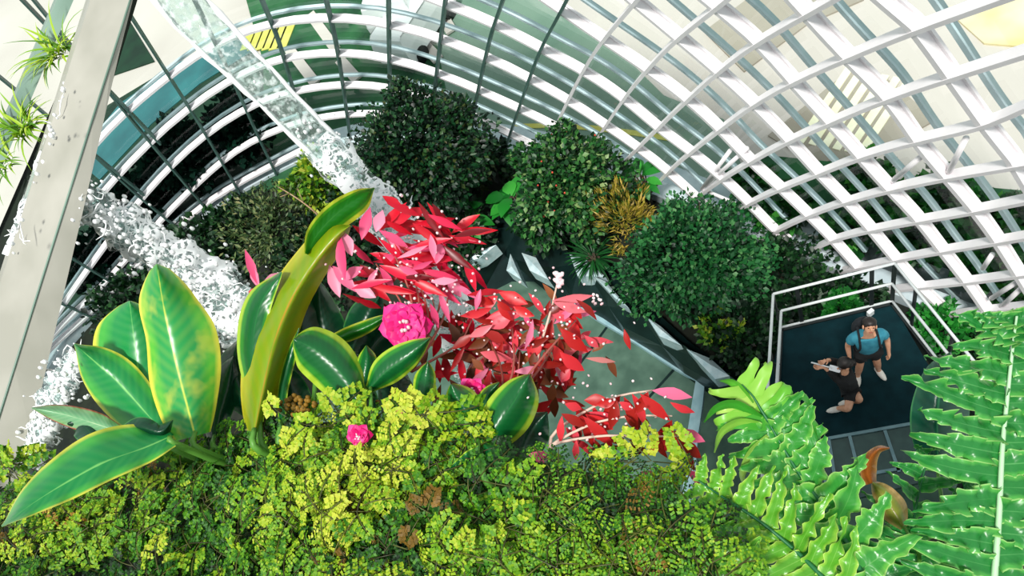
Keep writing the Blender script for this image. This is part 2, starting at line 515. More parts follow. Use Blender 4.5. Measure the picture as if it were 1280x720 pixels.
o = stripe([(640, 158), (690, 157), (740, 160), (790, 166), (850, 175)], 0.09, M['yellow_paint']).build('road_marking', M['yellow_paint'], None, False)
struct(o, 'yellow line along the sage grey road', 'road marking')
mb = MB()
for k in range(6):
    x = 1062 + k * 15
    q = [at_z(x, 85 + k * 3, 0.05), at_z(x - 62, 178 + k * 3, 0.05)]
    sweep(mb, q, [Vector((0, 0, 1))] * 2, 0.10, -0.01, 0.02)
struct(mb.build('road_marking', M['cream_paint'], None, False), 'cream hatching painted on the sand coloured paving', 'road marking')
mb = MB()
for k in range(6):
    x = 318 + k * 9
    q = [at_z(x, 32, 0.08), at_z(x - 12, 62, 0.08)]
    sweep(mb, q, [Vector((0, 0, 1))] * 2, 0.28, -0.01, 0.02)
struct(mb.build('road_marking', M['yellow_paint'], None, False), 'yellow hatching on the ground behind the tall waterfall', 'road marking')
for (x0, y0), (x1, y1) in [((388, 18), (420, 62)), ((362, 62), (395, 105)), ((425, 75), (447, 100)), ((535, -10), (565, 40)), ((500, 25), (548, 75))]:
    mb = MB(); a, b = at_z(x0, y0, 0.1), at_z(x1, y1, 0.1)
    sweep(mb, [a, b], [Vector((0, 0, 1))] * 2, 0.22, -0.02, 0.06)
    struct(mb.build('path', M['pave'], None, False))
# ------------------------------------------------------------------ planting on the garden floor
M['bark'] = plain('bark', (44, 36, 26), (74, 62, 46), 8, 0.9, bump=0.5)
M['tree_leaf'] = foliage('dark_tree_leaves', [(4, 26, 14), (9, 46, 24), (18, 68, 34), (40, 84, 38), (84, 72, 36)])
M['berry_leaf'] = foliage('berry_tree_leaves', [(10, 42, 20), (18, 70, 28), (34, 96, 36), (70, 124, 56), (150, 170, 110)])
M['shrub_leaf'] = foliage('bluish_shrub_leaves', [(10, 52, 26), (20, 84, 40), (40, 114, 54), (96, 152, 90)])
M['dark_leaf'] = foliage('undergrowth_leaves', [(6, 26, 14), (12, 46, 22), (24, 66, 30), (46, 90, 40)])
M['olive_leaf'] = foliage('olive_leaves', [(34, 58, 30), (66, 92, 48), (100, 120, 70), (140, 136, 90)])
M['lime_leaf'] = foliage('lime_leaves', [(40, 96, 20), (90, 140, 24), (150, 176, 40), (190, 190, 70)])
M['bright_leaf'] = foliage('bright_green_leaves', [(16, 92, 30), (32, 130, 40), (60, 160, 56)])
M['gold_leaf'] = foliage('golden_plume', [(120, 130, 44), (184, 164, 56), (214, 184, 90), (226, 200, 130)])
M['grass_leaf'] = foliage('dark_grass', [(8, 50, 20), (16, 74, 30), (30, 90, 40)])
M['red_berry'] = plain('red_berry', (190, 50, 40), (216, 90, 60), 5, 0.4)
M['outdoor_leaf'] = foliage('outdoor_shrub_leaves', [(10, 60, 20), (22, 96, 34), (48, 128, 46), (84, 156, 60)])
M['outdoor_dark'] = foliage('outdoor_dark_leaves', [(2, 20, 14), (5, 34, 24), (8, 48, 34)], 0.15, 0.9, 0.1)


def crown_mb(c, rx, ry, rz, n, L, W, lumps=26, spread=0.36, up=0.35, shell=0.62):
    """leaves gathered in lumps over an ellipsoid, with a sparser filling inside"""
    mb = MB(); cs = []
    for k in range(lumps):
        zz = 1 - 1.65 * (k + 0.5) / lumps; a = 2.39996 * k + uni(-0.4, 0.4); q = math.sqrt(1 - zz * zz)
        cs.append((Vector((q * math.cos(a), q * math.sin(a), zz)) * uni(shell - 0.06, 1.0), uni(0.65, 1.25), uni(-0.14, 0.14)))
    for i in range(n):
        o, s, tt = cs[i % lumps]
        q = o + rvec() * (spread * s * rnd() ** 0.45)
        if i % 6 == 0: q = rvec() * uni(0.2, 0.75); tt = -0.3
        out = q.normalized()
        d = (out + rvec() * 0.9 + Vector((0, 0, up - 0.4))).normalized()
        nn = (out + Vector((0, 0, 0.8)) + rvec() * 0.6).normalized()
        k = uni(0.7, 1.3)
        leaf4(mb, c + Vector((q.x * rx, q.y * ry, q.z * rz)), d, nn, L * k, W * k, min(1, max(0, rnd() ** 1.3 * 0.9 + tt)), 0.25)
    return mb


def bush(name, px, r, z, n, L, mat, label, cat, base_z=ZB, trunk=0.06, ar=0.36, group=None, flat=1.0, stems=3, **kw):
    """a shrub or tree whose crown is seen at pixel px, r = (rx, ry) in pixels, crown centre z"""
    c = at_z(px[0], px[1], z); s = m_per_px(c)
    rx = r[0] * s
    for _ in range(24):                       # keep crowns clear of the glass on their own side of it
        f_ = float(inside(np.array([tuple(c)]))[0])
        if base_z < -0.1:
            if f_ > rx * 0.9 or c.z > z + 1.3: break
            c = Vector(EYE) + (c - Vector(EYE)) * 0.985
        else:
            if f_ < -rx * 0.95 or c.z < 0.25: break
            c = Vector(EYE) + (c - Vector(EYE)) * 1.01
        s = m_per_px(c); rx = r[0] * s
    rz = r[1] * s * flat
    t = thing(name, (c.x, c.y, base_z), label, cat, group)
    crown_mb(c, rx, rx, rz, n, L, L * ar, **kw).build('foliage', mat, t)
    mb = MB(); foot = Vector((c.x, c.y, base_z - 0.05))
    for k in range(stems):
        a = 6.28 * k / stems + uni(0, 1); top = c + Vector((math.cos(a) * rx * 0.5, math.sin(a) * rx * 0.5, rz * uni(0.1, 0.5)))
        f0 = foot + Vector((math.cos(a), math.sin(a), 0)) * (trunk * 0.8)
        midp = f0.lerp(top, 0.5) + Vector((uni(-1, 1), uni(-1, 1), 0)) * rx * 0.1
        tube(mb, [Vector(q) for q in catmull([f0, midp, top], 7)], [trunk * (1 - 0.12 * i) for i in range(7)], 6)
        for j in range(3):
            e = midp.lerp(top, 0.5) + rvec() * rx * 0.5
            tube(mb, [midp.lerp(top, 0.2 * j), e], [trunk * 0.4, trunk * 0.15], 5)
    mb.build('trunk' if trunk > 0.05 else 'stem', M['bark'], t)
    return t, c, rx, rz


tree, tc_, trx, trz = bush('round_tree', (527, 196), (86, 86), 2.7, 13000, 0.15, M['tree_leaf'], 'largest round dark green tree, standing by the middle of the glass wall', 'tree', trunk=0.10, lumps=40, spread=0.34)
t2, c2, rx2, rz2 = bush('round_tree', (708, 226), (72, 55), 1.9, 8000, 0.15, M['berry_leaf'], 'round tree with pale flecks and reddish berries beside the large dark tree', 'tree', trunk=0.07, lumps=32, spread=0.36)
for k in range(14):
    d = rvec(); d = Vector((d.x, d.y, abs(d.z))) - TO_EYE * -0.4; d.normalize()
    mb = MB(); blob(mb, c2 + Vector((d.x * rx2, d.y * rx2, d.z * rz2)) * 0.95, 0.028, 0.028, 0.03, None, 6, 4); mb.build('berry', M['red_berry'], t2)
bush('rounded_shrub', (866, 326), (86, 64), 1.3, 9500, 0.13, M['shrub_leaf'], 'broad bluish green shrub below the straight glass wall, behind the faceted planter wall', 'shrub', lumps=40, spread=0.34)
bush('leafy_shrub', (932, 424), (46, 42), 0.5, 2600, 0.14, M['dark_leaf'], 'dark low shrub between the broad bluish shrub and the lookout platform', 'shrub', trunk=0.03, lumps=30)
bush('leafy_shrub', (900, 412), (26, 11), 1.0, 260, 0.13, M['lime_leaf'], 'small yellow green shrub low beside the broad bluish shrub', 'shrub', trunk=0.02, lumps=8)
bush('leafy_shrub', (1005, 392), (46, 34), 0.3, 1500, 0.16, M['dark_leaf'], 'dark shrub behind the far rail of the lookout platform', 'shrub', trunk=0.03)
bush('leafy_shrub', (1052, 384), (22, 18), 0.8, 420, 0.15, M['bright_leaf'], 'bright green shrub seen through the far rail of the platform', 'shrub', trunk=0.02, lumps=10)
bush('leafy_shrub', (1172, 412), (32, 34), 0.0, 1300, 0.15, M['bright_leaf'], 'green shrub beyond the right rail of the lookout platform', 'shrub', trunk=0.03)
bush('leafy_shrub', (1215, 436), (30, 14), -0.1, 700, 0.15, M['dark_leaf'], 'dark shrub at the foot of the wall beside the fern tip', 'shrub', trunk=0.03)
bush('leafy_shrub', (972, 342), (60, 20), -0.1, 1800, 0.15, M['dark_leaf'], 'dark strip of undergrowth under the wall footing behind the platform', 'shrub', trunk=0.03)
bush('leafy_shrub', (1056, 376), (44, 14), -0.1, 1100, 0.15, M['dark_leaf'], 'dark undergrowth between the wall footing and the far platform rail', 'shrub', trunk=0.03)
bush('leafy_shrub', (405, 232), (40, 46), 1.0, 1500, 0.22, M['lime_leaf'], 'yellow green shrub under the tall waterfall', 'shrub', trunk=0.03)
bush('leafy_shrub', (345, 285), (58, 44), 0.9, 2400, 0.2, M['olive_leaf'], 'olive grey shrub behind the rolled yellow leaf', 'shrub', trunk=0.03, ar=0.2)
bush('leafy_shrub', (255, 330), (60, 60), 0.4, 2200, 0.24, M['dark_leaf'], 'dark undergrowth behind the foaming waterfall', 'shrub', trunk=0.03)
bush('leafy_shrub', (165, 390), (50, 44), 0.3, 1500, 0.26, M['dark_leaf'], 'dark undergrowth at the left end of the wall above the broad leaves', 'shrub', trunk=0.03)
bush('leafy_shrub', (300, 290), (46, 30), 0.4, 1400, 0.24, M['dark_leaf'], 'dark undergrowth at the foot of the wall beside the olive shrub', 'shrub', trunk=0.03)
bush('leafy_shrub', (470, 238), (46, 40), 0.8, 1900, 0.2, M['dark_leaf'], 'dark undergrowth on the left of the large round tree', 'shrub', trunk=0.03)
bush('leafy_shrub', (600, 205), (36, 36), 0.7, 1500, 0.2, M['tree_leaf'], 'dark shrub filling the gap between the two round trees', 'shrub', trunk=0.03)
bush('leafy_shrub', (560, 290), (56, 36), 0.6, 2000, 0.2, M['dark_leaf'], 'dark undergrowth below the large round tree, above the red leaves', 'shrub', trunk=0.03)
bush('leafy_shrub', (690, 278), (46, 26), 0.5, 1300, 0.18, M['dark_leaf'], 'dark undergrowth below the berry tree', 'shrub', trunk=0.03)
bush('leafy_shrub', (400, 330), (70, 40), 0.2, 1800, 0.22, M['dark_leaf'], 'dark undergrowth behind the pink leaves', 'shrub', trunk=0.03)


def big_leaf_tuft(name, px, r, z, n, L, W, mat, label, cat, bend=0.9, segs=5, upness=0.8, base_z=ZB, stem=0.02):
    c = at_z(px[0], px[1], z); s = m_per_px(c); rx = r * s
    t = thing(name, (c.x, c.y, base_z), label, cat)
    mb = MB(); ms = MB()
    for k in range(n):
        a = 2.399 * k + uni(-0.3, 0.3); e = uni(0.1, 1.0) * upness
        d = Vector((math.cos(a), math.sin(a), e)).normalized()
        p = c + Vector((math.cos(a), math.sin(a), 0)) * rx * uni(0.05, 0.35) + Vector((0, 0, uni(-0.15, 0.1)))
        leafN(mb, p, d, Vector((0, 0, 1)), L * uni(0.75, 1.15), W * uni(0.8, 1.1), rnd(), bend, 0.15, segs, wav=0.05)
        f0 = Vector((c.x + uni(-.05, .05), c.y + uni(-.05, .05), base_z - .05))
        tube(ms, [f0, f0.lerp(p, 0.6) + Vector((0, 0, 0.15)), p], stem, 5)
    mb.build('foliage', mat, t); ms.build('stem', M['bark'], t)
    return t


big_leaf_tuft('broad_leaf_plant', (640, 246), 38, 1.3, 16, 0.75, 0.24, M['bright_leaf'], 'bright green large leaved plant between the two round trees', 'plant')
big_leaf_tuft('broad_leaf_plant', (578, 272), 30, 1.0, 12, 0.7, 0.22, M['bright_leaf'], 'green large leaved plant below the big round tree', 'plant')
big_leaf_tuft('broad_leaf_plant', (800, 222), 28, 1.3, 16, 0.62, 0.13, M['bright_leaf'], 'bright green sprig plant against the wall footing, right of the berry tree', 'plant')
bush('plume_shrub', (776, 268), (40, 44), 1.4, 1500, 0.24, M['gold_leaf'], 'golden feathery plume shrub between berry tree and bluish shrub', 'shrub', trunk=0.02, lumps=14, ar=0.07, up=1.8)
big_leaf_tuft('tufted_grass', (742, 322), 24, 0.5, 80, 0.75, 0.03, M['grass_leaf'], 'dark green grass tuft behind the mirrored facets', 'grass', 0.9, 4, 1.2)

# bare twigs over the olive shrub
t = thing('bare_twig', at_z(395, 275, 0.2), 'bare pale brown twig rising from the olive grey shrub', 'twig')
mb = MB()
q = [at_z(398, 270, 1.2), at_z(380, 254, 1.7), at_z(362, 242, 2.0), at_z(345, 232, 2.1)]
tube(mb, [Vector(v) for v in catmull([at_z(400, 285, 0.2)] + q, 14)], [0.04 - 0.002 * i for i in range(14)], 5)
tube(mb, [q[1], at_z(372, 236, 2.2)], [0.02, 0.01], 5); tube(mb, [q[2], at_z(350, 246, 2.2)], [0.02, 0.01], 5)
mb.build('branch', plain('pale_twig', (150, 120, 92), (176, 148, 116), 5, 0.8), t)

# outdoor shrubs and trees
k = 0
for px, r, z, n, lab in [((942, 222), (20, 15), 0.7, 320, 'dark green outdoor shrub outside the wall, first from the berry tree end'),
                         ((985, 262), (34, 22), 0.7, 600, 'outdoor shrub just outside the wall above the platform corner'),
                         ((1078, 214), (24, 17), 0.8, 380, 'small round outdoor shrub standing below the cream hatching'),
                         ((1105, 262), (38, 26), 0.9, 700, 'outdoor shrub seen through the panes above the far platform rail'),
                         ((1172, 244), (34, 24), 0.9, 600, 'outdoor shrub with bright upper leaves beyond the white grid'),
                         ((1150, 298), (36, 26), 0.9, 700, 'outdoor shrub directly above the right platform rail'),
                         ((1232, 278), (40, 26), 1.0, 700, 'outdoor shrub near the frame edge, below the large white panes'),
                         ((1275, 268), (26, 22), 1.2, 500, 'outdoor shrub cut by the frame edge'),
                         ((1240, 325), (40, 26), 0.9, 700, 'dark outdoor shrub beside the white raking struts'),
                         ((1066, 290), (26, 16), 0.6, 450, 'low outdoor shrub close behind the wall footing'),
                         ((1278, 380), (30, 20), 0.8, 450, 'low outdoor shrub above the tip of the long fern frond')]:
    bush('outdoor_shrub', px, r, z, n, 0.22, M['outdoor_leaf'], lab, 'shrub', base_z=-0.02, trunk=0.03, group=None, lumps=14, ar=0.4)
for px, r, z, n, lab in [((118, 330), (40, 40), 1.5, 700, 'dark outdoor tree outside the wall next to the stone coping'),
                         ((165, 265), (46, 42), 1.8, 800, 'dark outdoor tree behind the panes above the foaming waterfall'),
                         ((228, 200), (50, 44), 1.8, 900, 'dark outdoor tree behind the middle of the tight curve'),
                         ((300, 160), (44, 30), 1.6, 700, 'dark outdoor tree behind the tall waterfall')]:
    bush('outdoor_tree', px, r, z, n * 4, 0.26, M['outdoor_dark'], lab, 'tree', base_z=-0.02, trunk=0.12, lumps=22, ar=0.42, spread=0.4)


# parked vehicles
def car(px, heading, L, W, Hh, label, name='parked_van'):
    c = at_z(px[0], px[1], 0.02); X = Vector((math.cos(heading), math.sin(heading), 0)); Y = Vector((-X.y, X.x, 0)); Z = Vector((0, 0, 1))
    t = thing(name, c, label, 'vehicle')
    prof = [(-0.5, 0.22), (-0.5, 0.62), (-0.46, 0.95), (-0.42, 1.0), (0.18, 1.0), (0.30, 0.62), (0.48, 0.52), (0.5, 0.4), (0.5, 0.22)]
    mb = MB(); n = len(prof); vs = []
    for s, k in ((-1, .94), (-1, 1), (1, 1), (1, .94)):
        for x, z in prof: vs.append(c + X * (x * L) + Y * (s * W * 0.5 * (0.9 if z > 0.8 else 1) * (1 if k == 1 else 0.97)) + Z * (z * Hh))
    fs = [[j * n + i, j * n + (i + 1) % n, (j + 1) * n + (i + 1) % n, (j + 1) * n + i] for j in range(3) for i in range(n)] + [list(range(n)), list(range(4 * n - 1, 3 * n - 1, -1))]
    mb.add(vs, fs); mb.build('body', M['white_paint'], t, False)
    mb = MB(); box(mb, c + X * (0.245 * L) + Z * (0.80 * Hh), 0.02, W * 0.40, 0.17 * Hh, ((X * 0.85 + Z * 0.5).normalized(), Y, (Z * 0.85 - X * 0.5).normalized())); mb.build('windscreen', M['dark_glass'], t, False)
    for sx in (-0.32, 0.32):
        for sy in (-1, 1):
            mb = MB(); w0 = c + X * (sx * L) + Y * (sy * W * 0.46) + Z * 0.32
            tube(mb, [w0 - Y * 0.1, w0 + Y * 0.1], 0.32, 14); mb.build('wheel', M['black_rubber'], t)
    return t


car((520, 8), 0.9, 4.6, 2.0, 2.0, 'larger white van parked outside beyond the wall top')
car((530, 47), 0.5, 3.4, 1.7, 1.5, 'smaller white car parked on the road below the white van', 'parked_car')

# ------------------------------------------------------------------ faceted planter wall, kerb, bed
M['black_facet'] = plain('dark_steel_facet', (14, 34, 32), (24, 48, 46), 2, 0.3, 0.5)
M['mirror'] = plain('sky_pale_steel', (170, 196, 200), (196, 214, 216), 6, 0.25, 0.25)  # pale base colour carries the sky reflected in these facets
top_px = [(548, 352), (580, 322), (618, 286), (650, 284), (690, 300), (726, 328), (764, 362), (800, 392), (836, 420), (880, 450), (930, 482), (985, 520)]
bot_px = [(556, 392), (600, 372), (640, 352), (668, 352), (692, 372), (722, 386), (752, 402), (784, 424), (816, 444), (856, 470), (900, 502), (960, 545)]
wt = thing('faceted_planter_wall', at_z(780, 390, ZF), 'dark wall of folded triangular steel facets with mirrored panels between path and shrubs', 'planter wall')
TOPW = [at_z(x, y, 0.35) for x, y in top_px]; BOT = [at_z(x, y, ZF) for x, y in bot_px]
mb = MB(); n = len(TOPW); vs = []
cen = Vector((0, 0, 0))
for i in range(n):
    o = (BOT[i] - TOPW[i]); o.z = 0; o.normalize()
    bump = 0.28 if i % 2 else -0.05
    mid = TOPW[i].lerp(BOT[i], 0.5) + o * bump
    back = TOPW[i] - o * 0.5
    vs += [TOPW[i] + Vector((0, 0, uni(-0.1, 0.1))), mid, BOT[i], back - Vector((0, 0, 0.15)), Vector((back.x, back.y, ZF))]
fs = []
for i in range(n - 1):
    a, b = i * 5, (i + 1) * 5
    for k in range(4):
        if (i + k) % 2: fs += [(a + k, b + k, b + k + 1), (a + k, b + k + 1, a + k + 1)]
        else: fs += [(a + k, b + k, a + k + 1), (b + k, b + k + 1, a + k + 1)]
mb.add(vs, fs); mb.build('facet_wall', M['black_facet'], wt, False)
for tri in [[(712, 318), (731, 323), (757, 346), (722, 345)], [(742, 345), (757, 352), (786, 385), (768, 372)], [(808, 396), (826, 408), (852, 432), (824, 420)],
            [(858, 436), (888, 448), (912, 470), (894, 474)], [(652, 316), (670, 322), (686, 350), (662, 338)], [(633, 338), (638, 317), (652, 350)], [(578, 330), (597, 314), (620, 306), (600, 322)], [(920, 476), (948, 486), (962, 505), (935, 500)]]:
    q = [at_z(x, y, 0.42) for x, y in tri]
    mb = MB(); m_ = sum(q, Vector()) / len(q) + Vector((0, 0, 0.07)); nq = len(q)
    lo = [v - Vector((0, 0, 0.5)) for v in q]
    mb.add(q + [m_] + lo, [(i, (i + 1) % nq, nq) for i in range(nq)] + [(i, nq + 1 + i, nq + 1 + (i + 1) % nq, (i + 1) % nq) for i in range(nq)])
    mb.build('mirror_panel', M['mirror'], wt, False)
# planting bed behind that wall
mb = MB()
inner = [Vector((*(bc[i] + bn[i] * 0.2), 0)) for i in range(40, 236, 4)]
edge = [t_ - (b_ - t_).normalized() * 0.2 for t_, b_ in zip(TOPW, BOT)]
pl = [(p.x, p.y) for p in inner] + [(at_z(1180, 560, 0).x, at_z(1180, 560, 0).y), (at_z(1030, 540, 0).x, at_z(1030, 540, 0).y)] + [(p.x, p.y) for p in reversed(edge)] + [(at_z(x, y, 0).x, at_z(x, y, 0).y) for x, y in [(540, 360), (300, 520), (60, 620)]]
prism(mb, pl, ZF + 0.02, ZB)
struct(mb.build('ground', M['soil'], None, False), 'dark planting bed between the path and the glass wall', 'planting bed')
kb = [(640, 372), (690, 388), (716, 372), (745, 393), (778, 412), (812, 434), (846, 456), (876, 474), (872, 505), (866, 545), (862, 600), (856, 660)]
mb = MB(); q = [at_z(x, y, ZF + 0.12) for x, y in kb[2:]]
sweep(mb, q, [Vector((0, 0, 1))] * len(q), 0.13, -0.13, 0.05)
o = mb.build('stone_kerb', plain('blue_grey_kerb', (122, 158, 166), (146, 178, 184), 3, 0.5), None, False)
tag(o, 'blue grey kerb running beside the faceted wall then bending at a corner', 'kerb')
for px in [[(762, 404), (736, 440), (690, 500)], [(846, 458), (790, 520)]]:
    mb = MB(); q = [at_z(x, y, ZF + 0.005) for x, y in px]
    sweep(mb, q, [Vector((0, 0, 1))] * len(q), 0.035, -0.004, 0.004)
    struct(mb.build('trim_1', M['black_facet'], None, False))

# ------------------------------------------------------------------ lookout platform
ZP = 4.6
RH = 1.25
pa, pb = at_z(976, 412, ZP), at_z(1115, 379, ZP)
pc0 = at_z(1117, 340, ZP + RH); pc1 = at_z(1205, 450, ZP + RH)
pr = (pc1 - pc0).normalized(); pr.z = 0
pC = pb + pr * 3.1
pl0 = at_z(966, 600, ZP); pD = pa + (pl0 - pa).normalized() * 3.3; pD.z = ZP
e1, e2 = at_z(1020, 552, ZP), at_z(1150, 528, ZP)
plat = thing('lookout_platform', (pa + pb + pC + pD) / 4 * 1.0, 'lookout platform with dark deck and double white steel rails', 'platform')
M['deck'] = plain('dark_teal_deck', (4, 34, 40), (8, 44, 50), 5, 0.75, spec=0.12)
M['rail'] = plain('pale_rail', (206, 212, 212), (220, 224, 224), 5, 0.35)
M['post'] = plain('black_post', (18, 26, 26), (24, 32, 32), 6, 0.5)
M['frame'] = plain('deck_frame', (96, 130, 136), (116, 148, 154), 4, 0.45)
M['grate'] = plain('deck_glass', (30, 62, 58), (44, 76, 70), 5, 0.25)
E_ = (e2 - e1).normalized()
eL = e1 - E_ * 0.9; eR = e2 + E_ * 0.5
mb = MB(); prism(mb, [(p.x, p.y) for p in (pa, pb, eR, eL)], ZP - 0.12, ZP); mb.build('deck', M['deck'], plat, False)
gL, gR = at_z(1000, 640, ZP), at_z(1200, 590, ZP)
mb = MB(); prism(mb, [(p.x, p.y) for p in (eL, eR, gR, gL)], ZP - 0.12, ZP - 0.02); mb.build('glass_floor', M['grate'], plat, False)
for a, b in [((1035, 548), (1142, 529)), ((1036, 549), (1044, 600)), ((1062, 545), (1076, 600)), ((1106, 538), (1124, 590)), ((1143, 530), (1160, 580)), ((1030, 602), (1170, 578))]:
    mb = MB(); sweep(mb, [at_z(*a, ZP), at_z(*b, ZP)], [Vector((0, 0, 1))] * 2, 0.022, -0.02, 0.012); mb.build('frame_bar', M['frame'], plat, False)


def up(p, h): return Vector((p.x, p.y, ZP + h))


inw = [(pb - pa).normalized()]
cen = (pa + pb + pC + pD) / 4
path = [pD, pa, pb, pC]


def railing(inset, h, r, n):
    q = []
    for p in path:
        d = cen - p; d.z = 0; q.append(up(p + d.normalized() * inset, h))
    for a, b in zip(q[:-1], q[1:]):
        mb = MB(); tube(mb, [a, b], r, 8); mb.build(n, M['rail'], plat)
    return q


railing(0.0, RH, 0.022, 'top_rail')
railing(0.12, 0.86, 0.022, 'hand_rail')
railing(0.01, 0.10, 0.02, 'kick_rail')
for a, b, ts in ((pD, pa, (0.1, 0.4, 0.72, 1.0)), (pa, pb, (0.2, 0.82, 1.0)), (pb, pC, (0.16, 0.42, 0.7))):
    for t_ in ts:
        p = a.lerp(b, t_); mb = MB()
        d = (b - a).normalized()
        box(mb, up(p, RH / 2 - 0.05), 0.03, 0.012, RH / 2 + 0.04, (d, Vector((-d.y, d.x, 0)), Vector((0, 0, 1))))
        c_ = cen - p; c_.z = 0
        tube(mb, [up(p, 0.78), up(p + c_.normalized() * 0.10, 0.80)], 0.01, 5)
        mb.build('post', M['post'], plat, False)
for a, b in zip(path[:-1], path[1:]):
    mb = MB(); sweep(mb, [up(a, 0.0), up(b, 0.0)], [Vector((0, 0, 1))] * 2, 0.04, -0.22, 0.03); mb.build('edge_beam', M['post'], plat, False)
for p in (pa.lerp(cen, 0.25), pb.lerp(cen, 0.25), pD.lerp(cen, 0.3), pC.lerp(cen, 0.3)):
    mb = MB(); tube(mb, [Vector((p.x, p.y, ZF - 0.05)), Vector((p.x, p.y, ZP - 0.1))], 0.09, 10); mb.build('column', M['post'], plat)
mb = MB(); q = at_z(1101, 366, ZP + 0.55); box(mb, at_z(1088, 391, ZP + 0.35), 0.05, 0.03, 0.06); mb.build('post_base', M['rail'], plat, False)  # small pale block standing for a post base
# ------------------------------------------------------------------ two people on the platform
M['skin'] = plain('skin', (206, 150, 118), (218, 164, 132), 20, 0.5)
M['teal_shirt'] = plain('teal_cotton', (42, 124, 146), (58, 144, 164), 14, 0.85)
M['black_cloth'] = plain('black_cloth', (12, 14, 16), (22, 24, 26), 14, 0.85)
M['dark_hair'] = plain('dark_hair', (20, 14, 12), (34, 24, 20), 40, 0.5)
M['shoe_white'] = plain('white_shoe', (222, 216, 206), (234, 230, 222), 10, 0.6)
M['strap'] = plain('dark_strap', (14, 18, 24), (22, 26, 32), 10, 0.8)
M['lip'] = plain('lip', (160, 80, 70), None, 5, 0.5)
M['eye'] = plain('eye', (26, 20, 18), None, 5, 0.2)
M['silver'] = plain('pale_phone', (222, 226, 230), (236, 238, 240), 5, 0.3)


def skin(name, V, Eg, rad, mat, parent, sub=2):
    org = ORG[parent.name]
    me = bpy.data.meshes.new(name); me.from_pydata([tuple(Vector(v) - org) for v in V], Eg, [])
    tmp = bpy.data.objects.new(name + '_tmp', me); C.objects.link(tmp)
    sk = tmp.modifiers.new('skin', 'SKIN'); sk.use_smooth_shade = True; sk.branch_smoothing = 0.4
    for i, sv in enumerate(me.skin_vertices[0].data):
        r_ = rad[i]
        sv.radius = r_ if isinstance(r_, tuple) else (r_, r_); sv.use_root = (i == 0)
    ss = tmp.modifiers.new('sub', 'SUBSURF'); ss.levels = sub; ss.render_levels = sub
    dg = bpy.context.evaluated_depsgraph_get(); dg.update()
    m2 = bpy.data.meshes.new_from_object(tmp.evaluated_get(dg)); m2.name = name
    bpy.data.objects.remove(tmp, do_unlink=True)
    m2.materials.clear(); m2.materials.append(mat)
    o = bpy.data.objects.new(name, m2); C.objects.link(o); o.parent = parent; ORG[o.name] = org
    for p in m2.polygons: p.use_smooth = True
    return o


def hand(V, Eg, rad, wrist_i, palm_dir, side, curl):
    """palm and five fingers rooted at the wrist vertex"""
    w0 = Vector(V[wrist_i]); pd = palm_dir.normalized(); sd = (side - pd * side.dot(pd)).normalized(); nd = pd.cross(sd).normalized() * curl
    V.append(w0 + pd * 0.05); rad.append((0.032, 0.016)); pi_ = len(V) - 1; Eg.append((wrist_i, pi_))
    for k, (off, ln) in enumerate([(-0.030, 0.062), (-0.010, 0.075), (0.010, 0.072), (0.029, 0.056)]):
        a = w0 + pd * 0.088 + sd * off
        b = a + pd * ln * 0.5 + nd * 0.012; c = b + pd * ln * 0.35 + nd * 0.028
        j = len(V); V += [a, b, c]; rad += [0.0095, 0.0085, 0.0075]; Eg += [(pi_, j), (j, j + 1), (j + 1, j + 2)]
    a = w0 + pd * 0.035 - sd * 0.042; b = a + pd * 0.034 - sd * 0.018 + nd * 0.012
    j = len(V); V += [a, b]; rad += [0.011, 0.009]; Eg += [(wrist_i, j), (j, j + 1)]


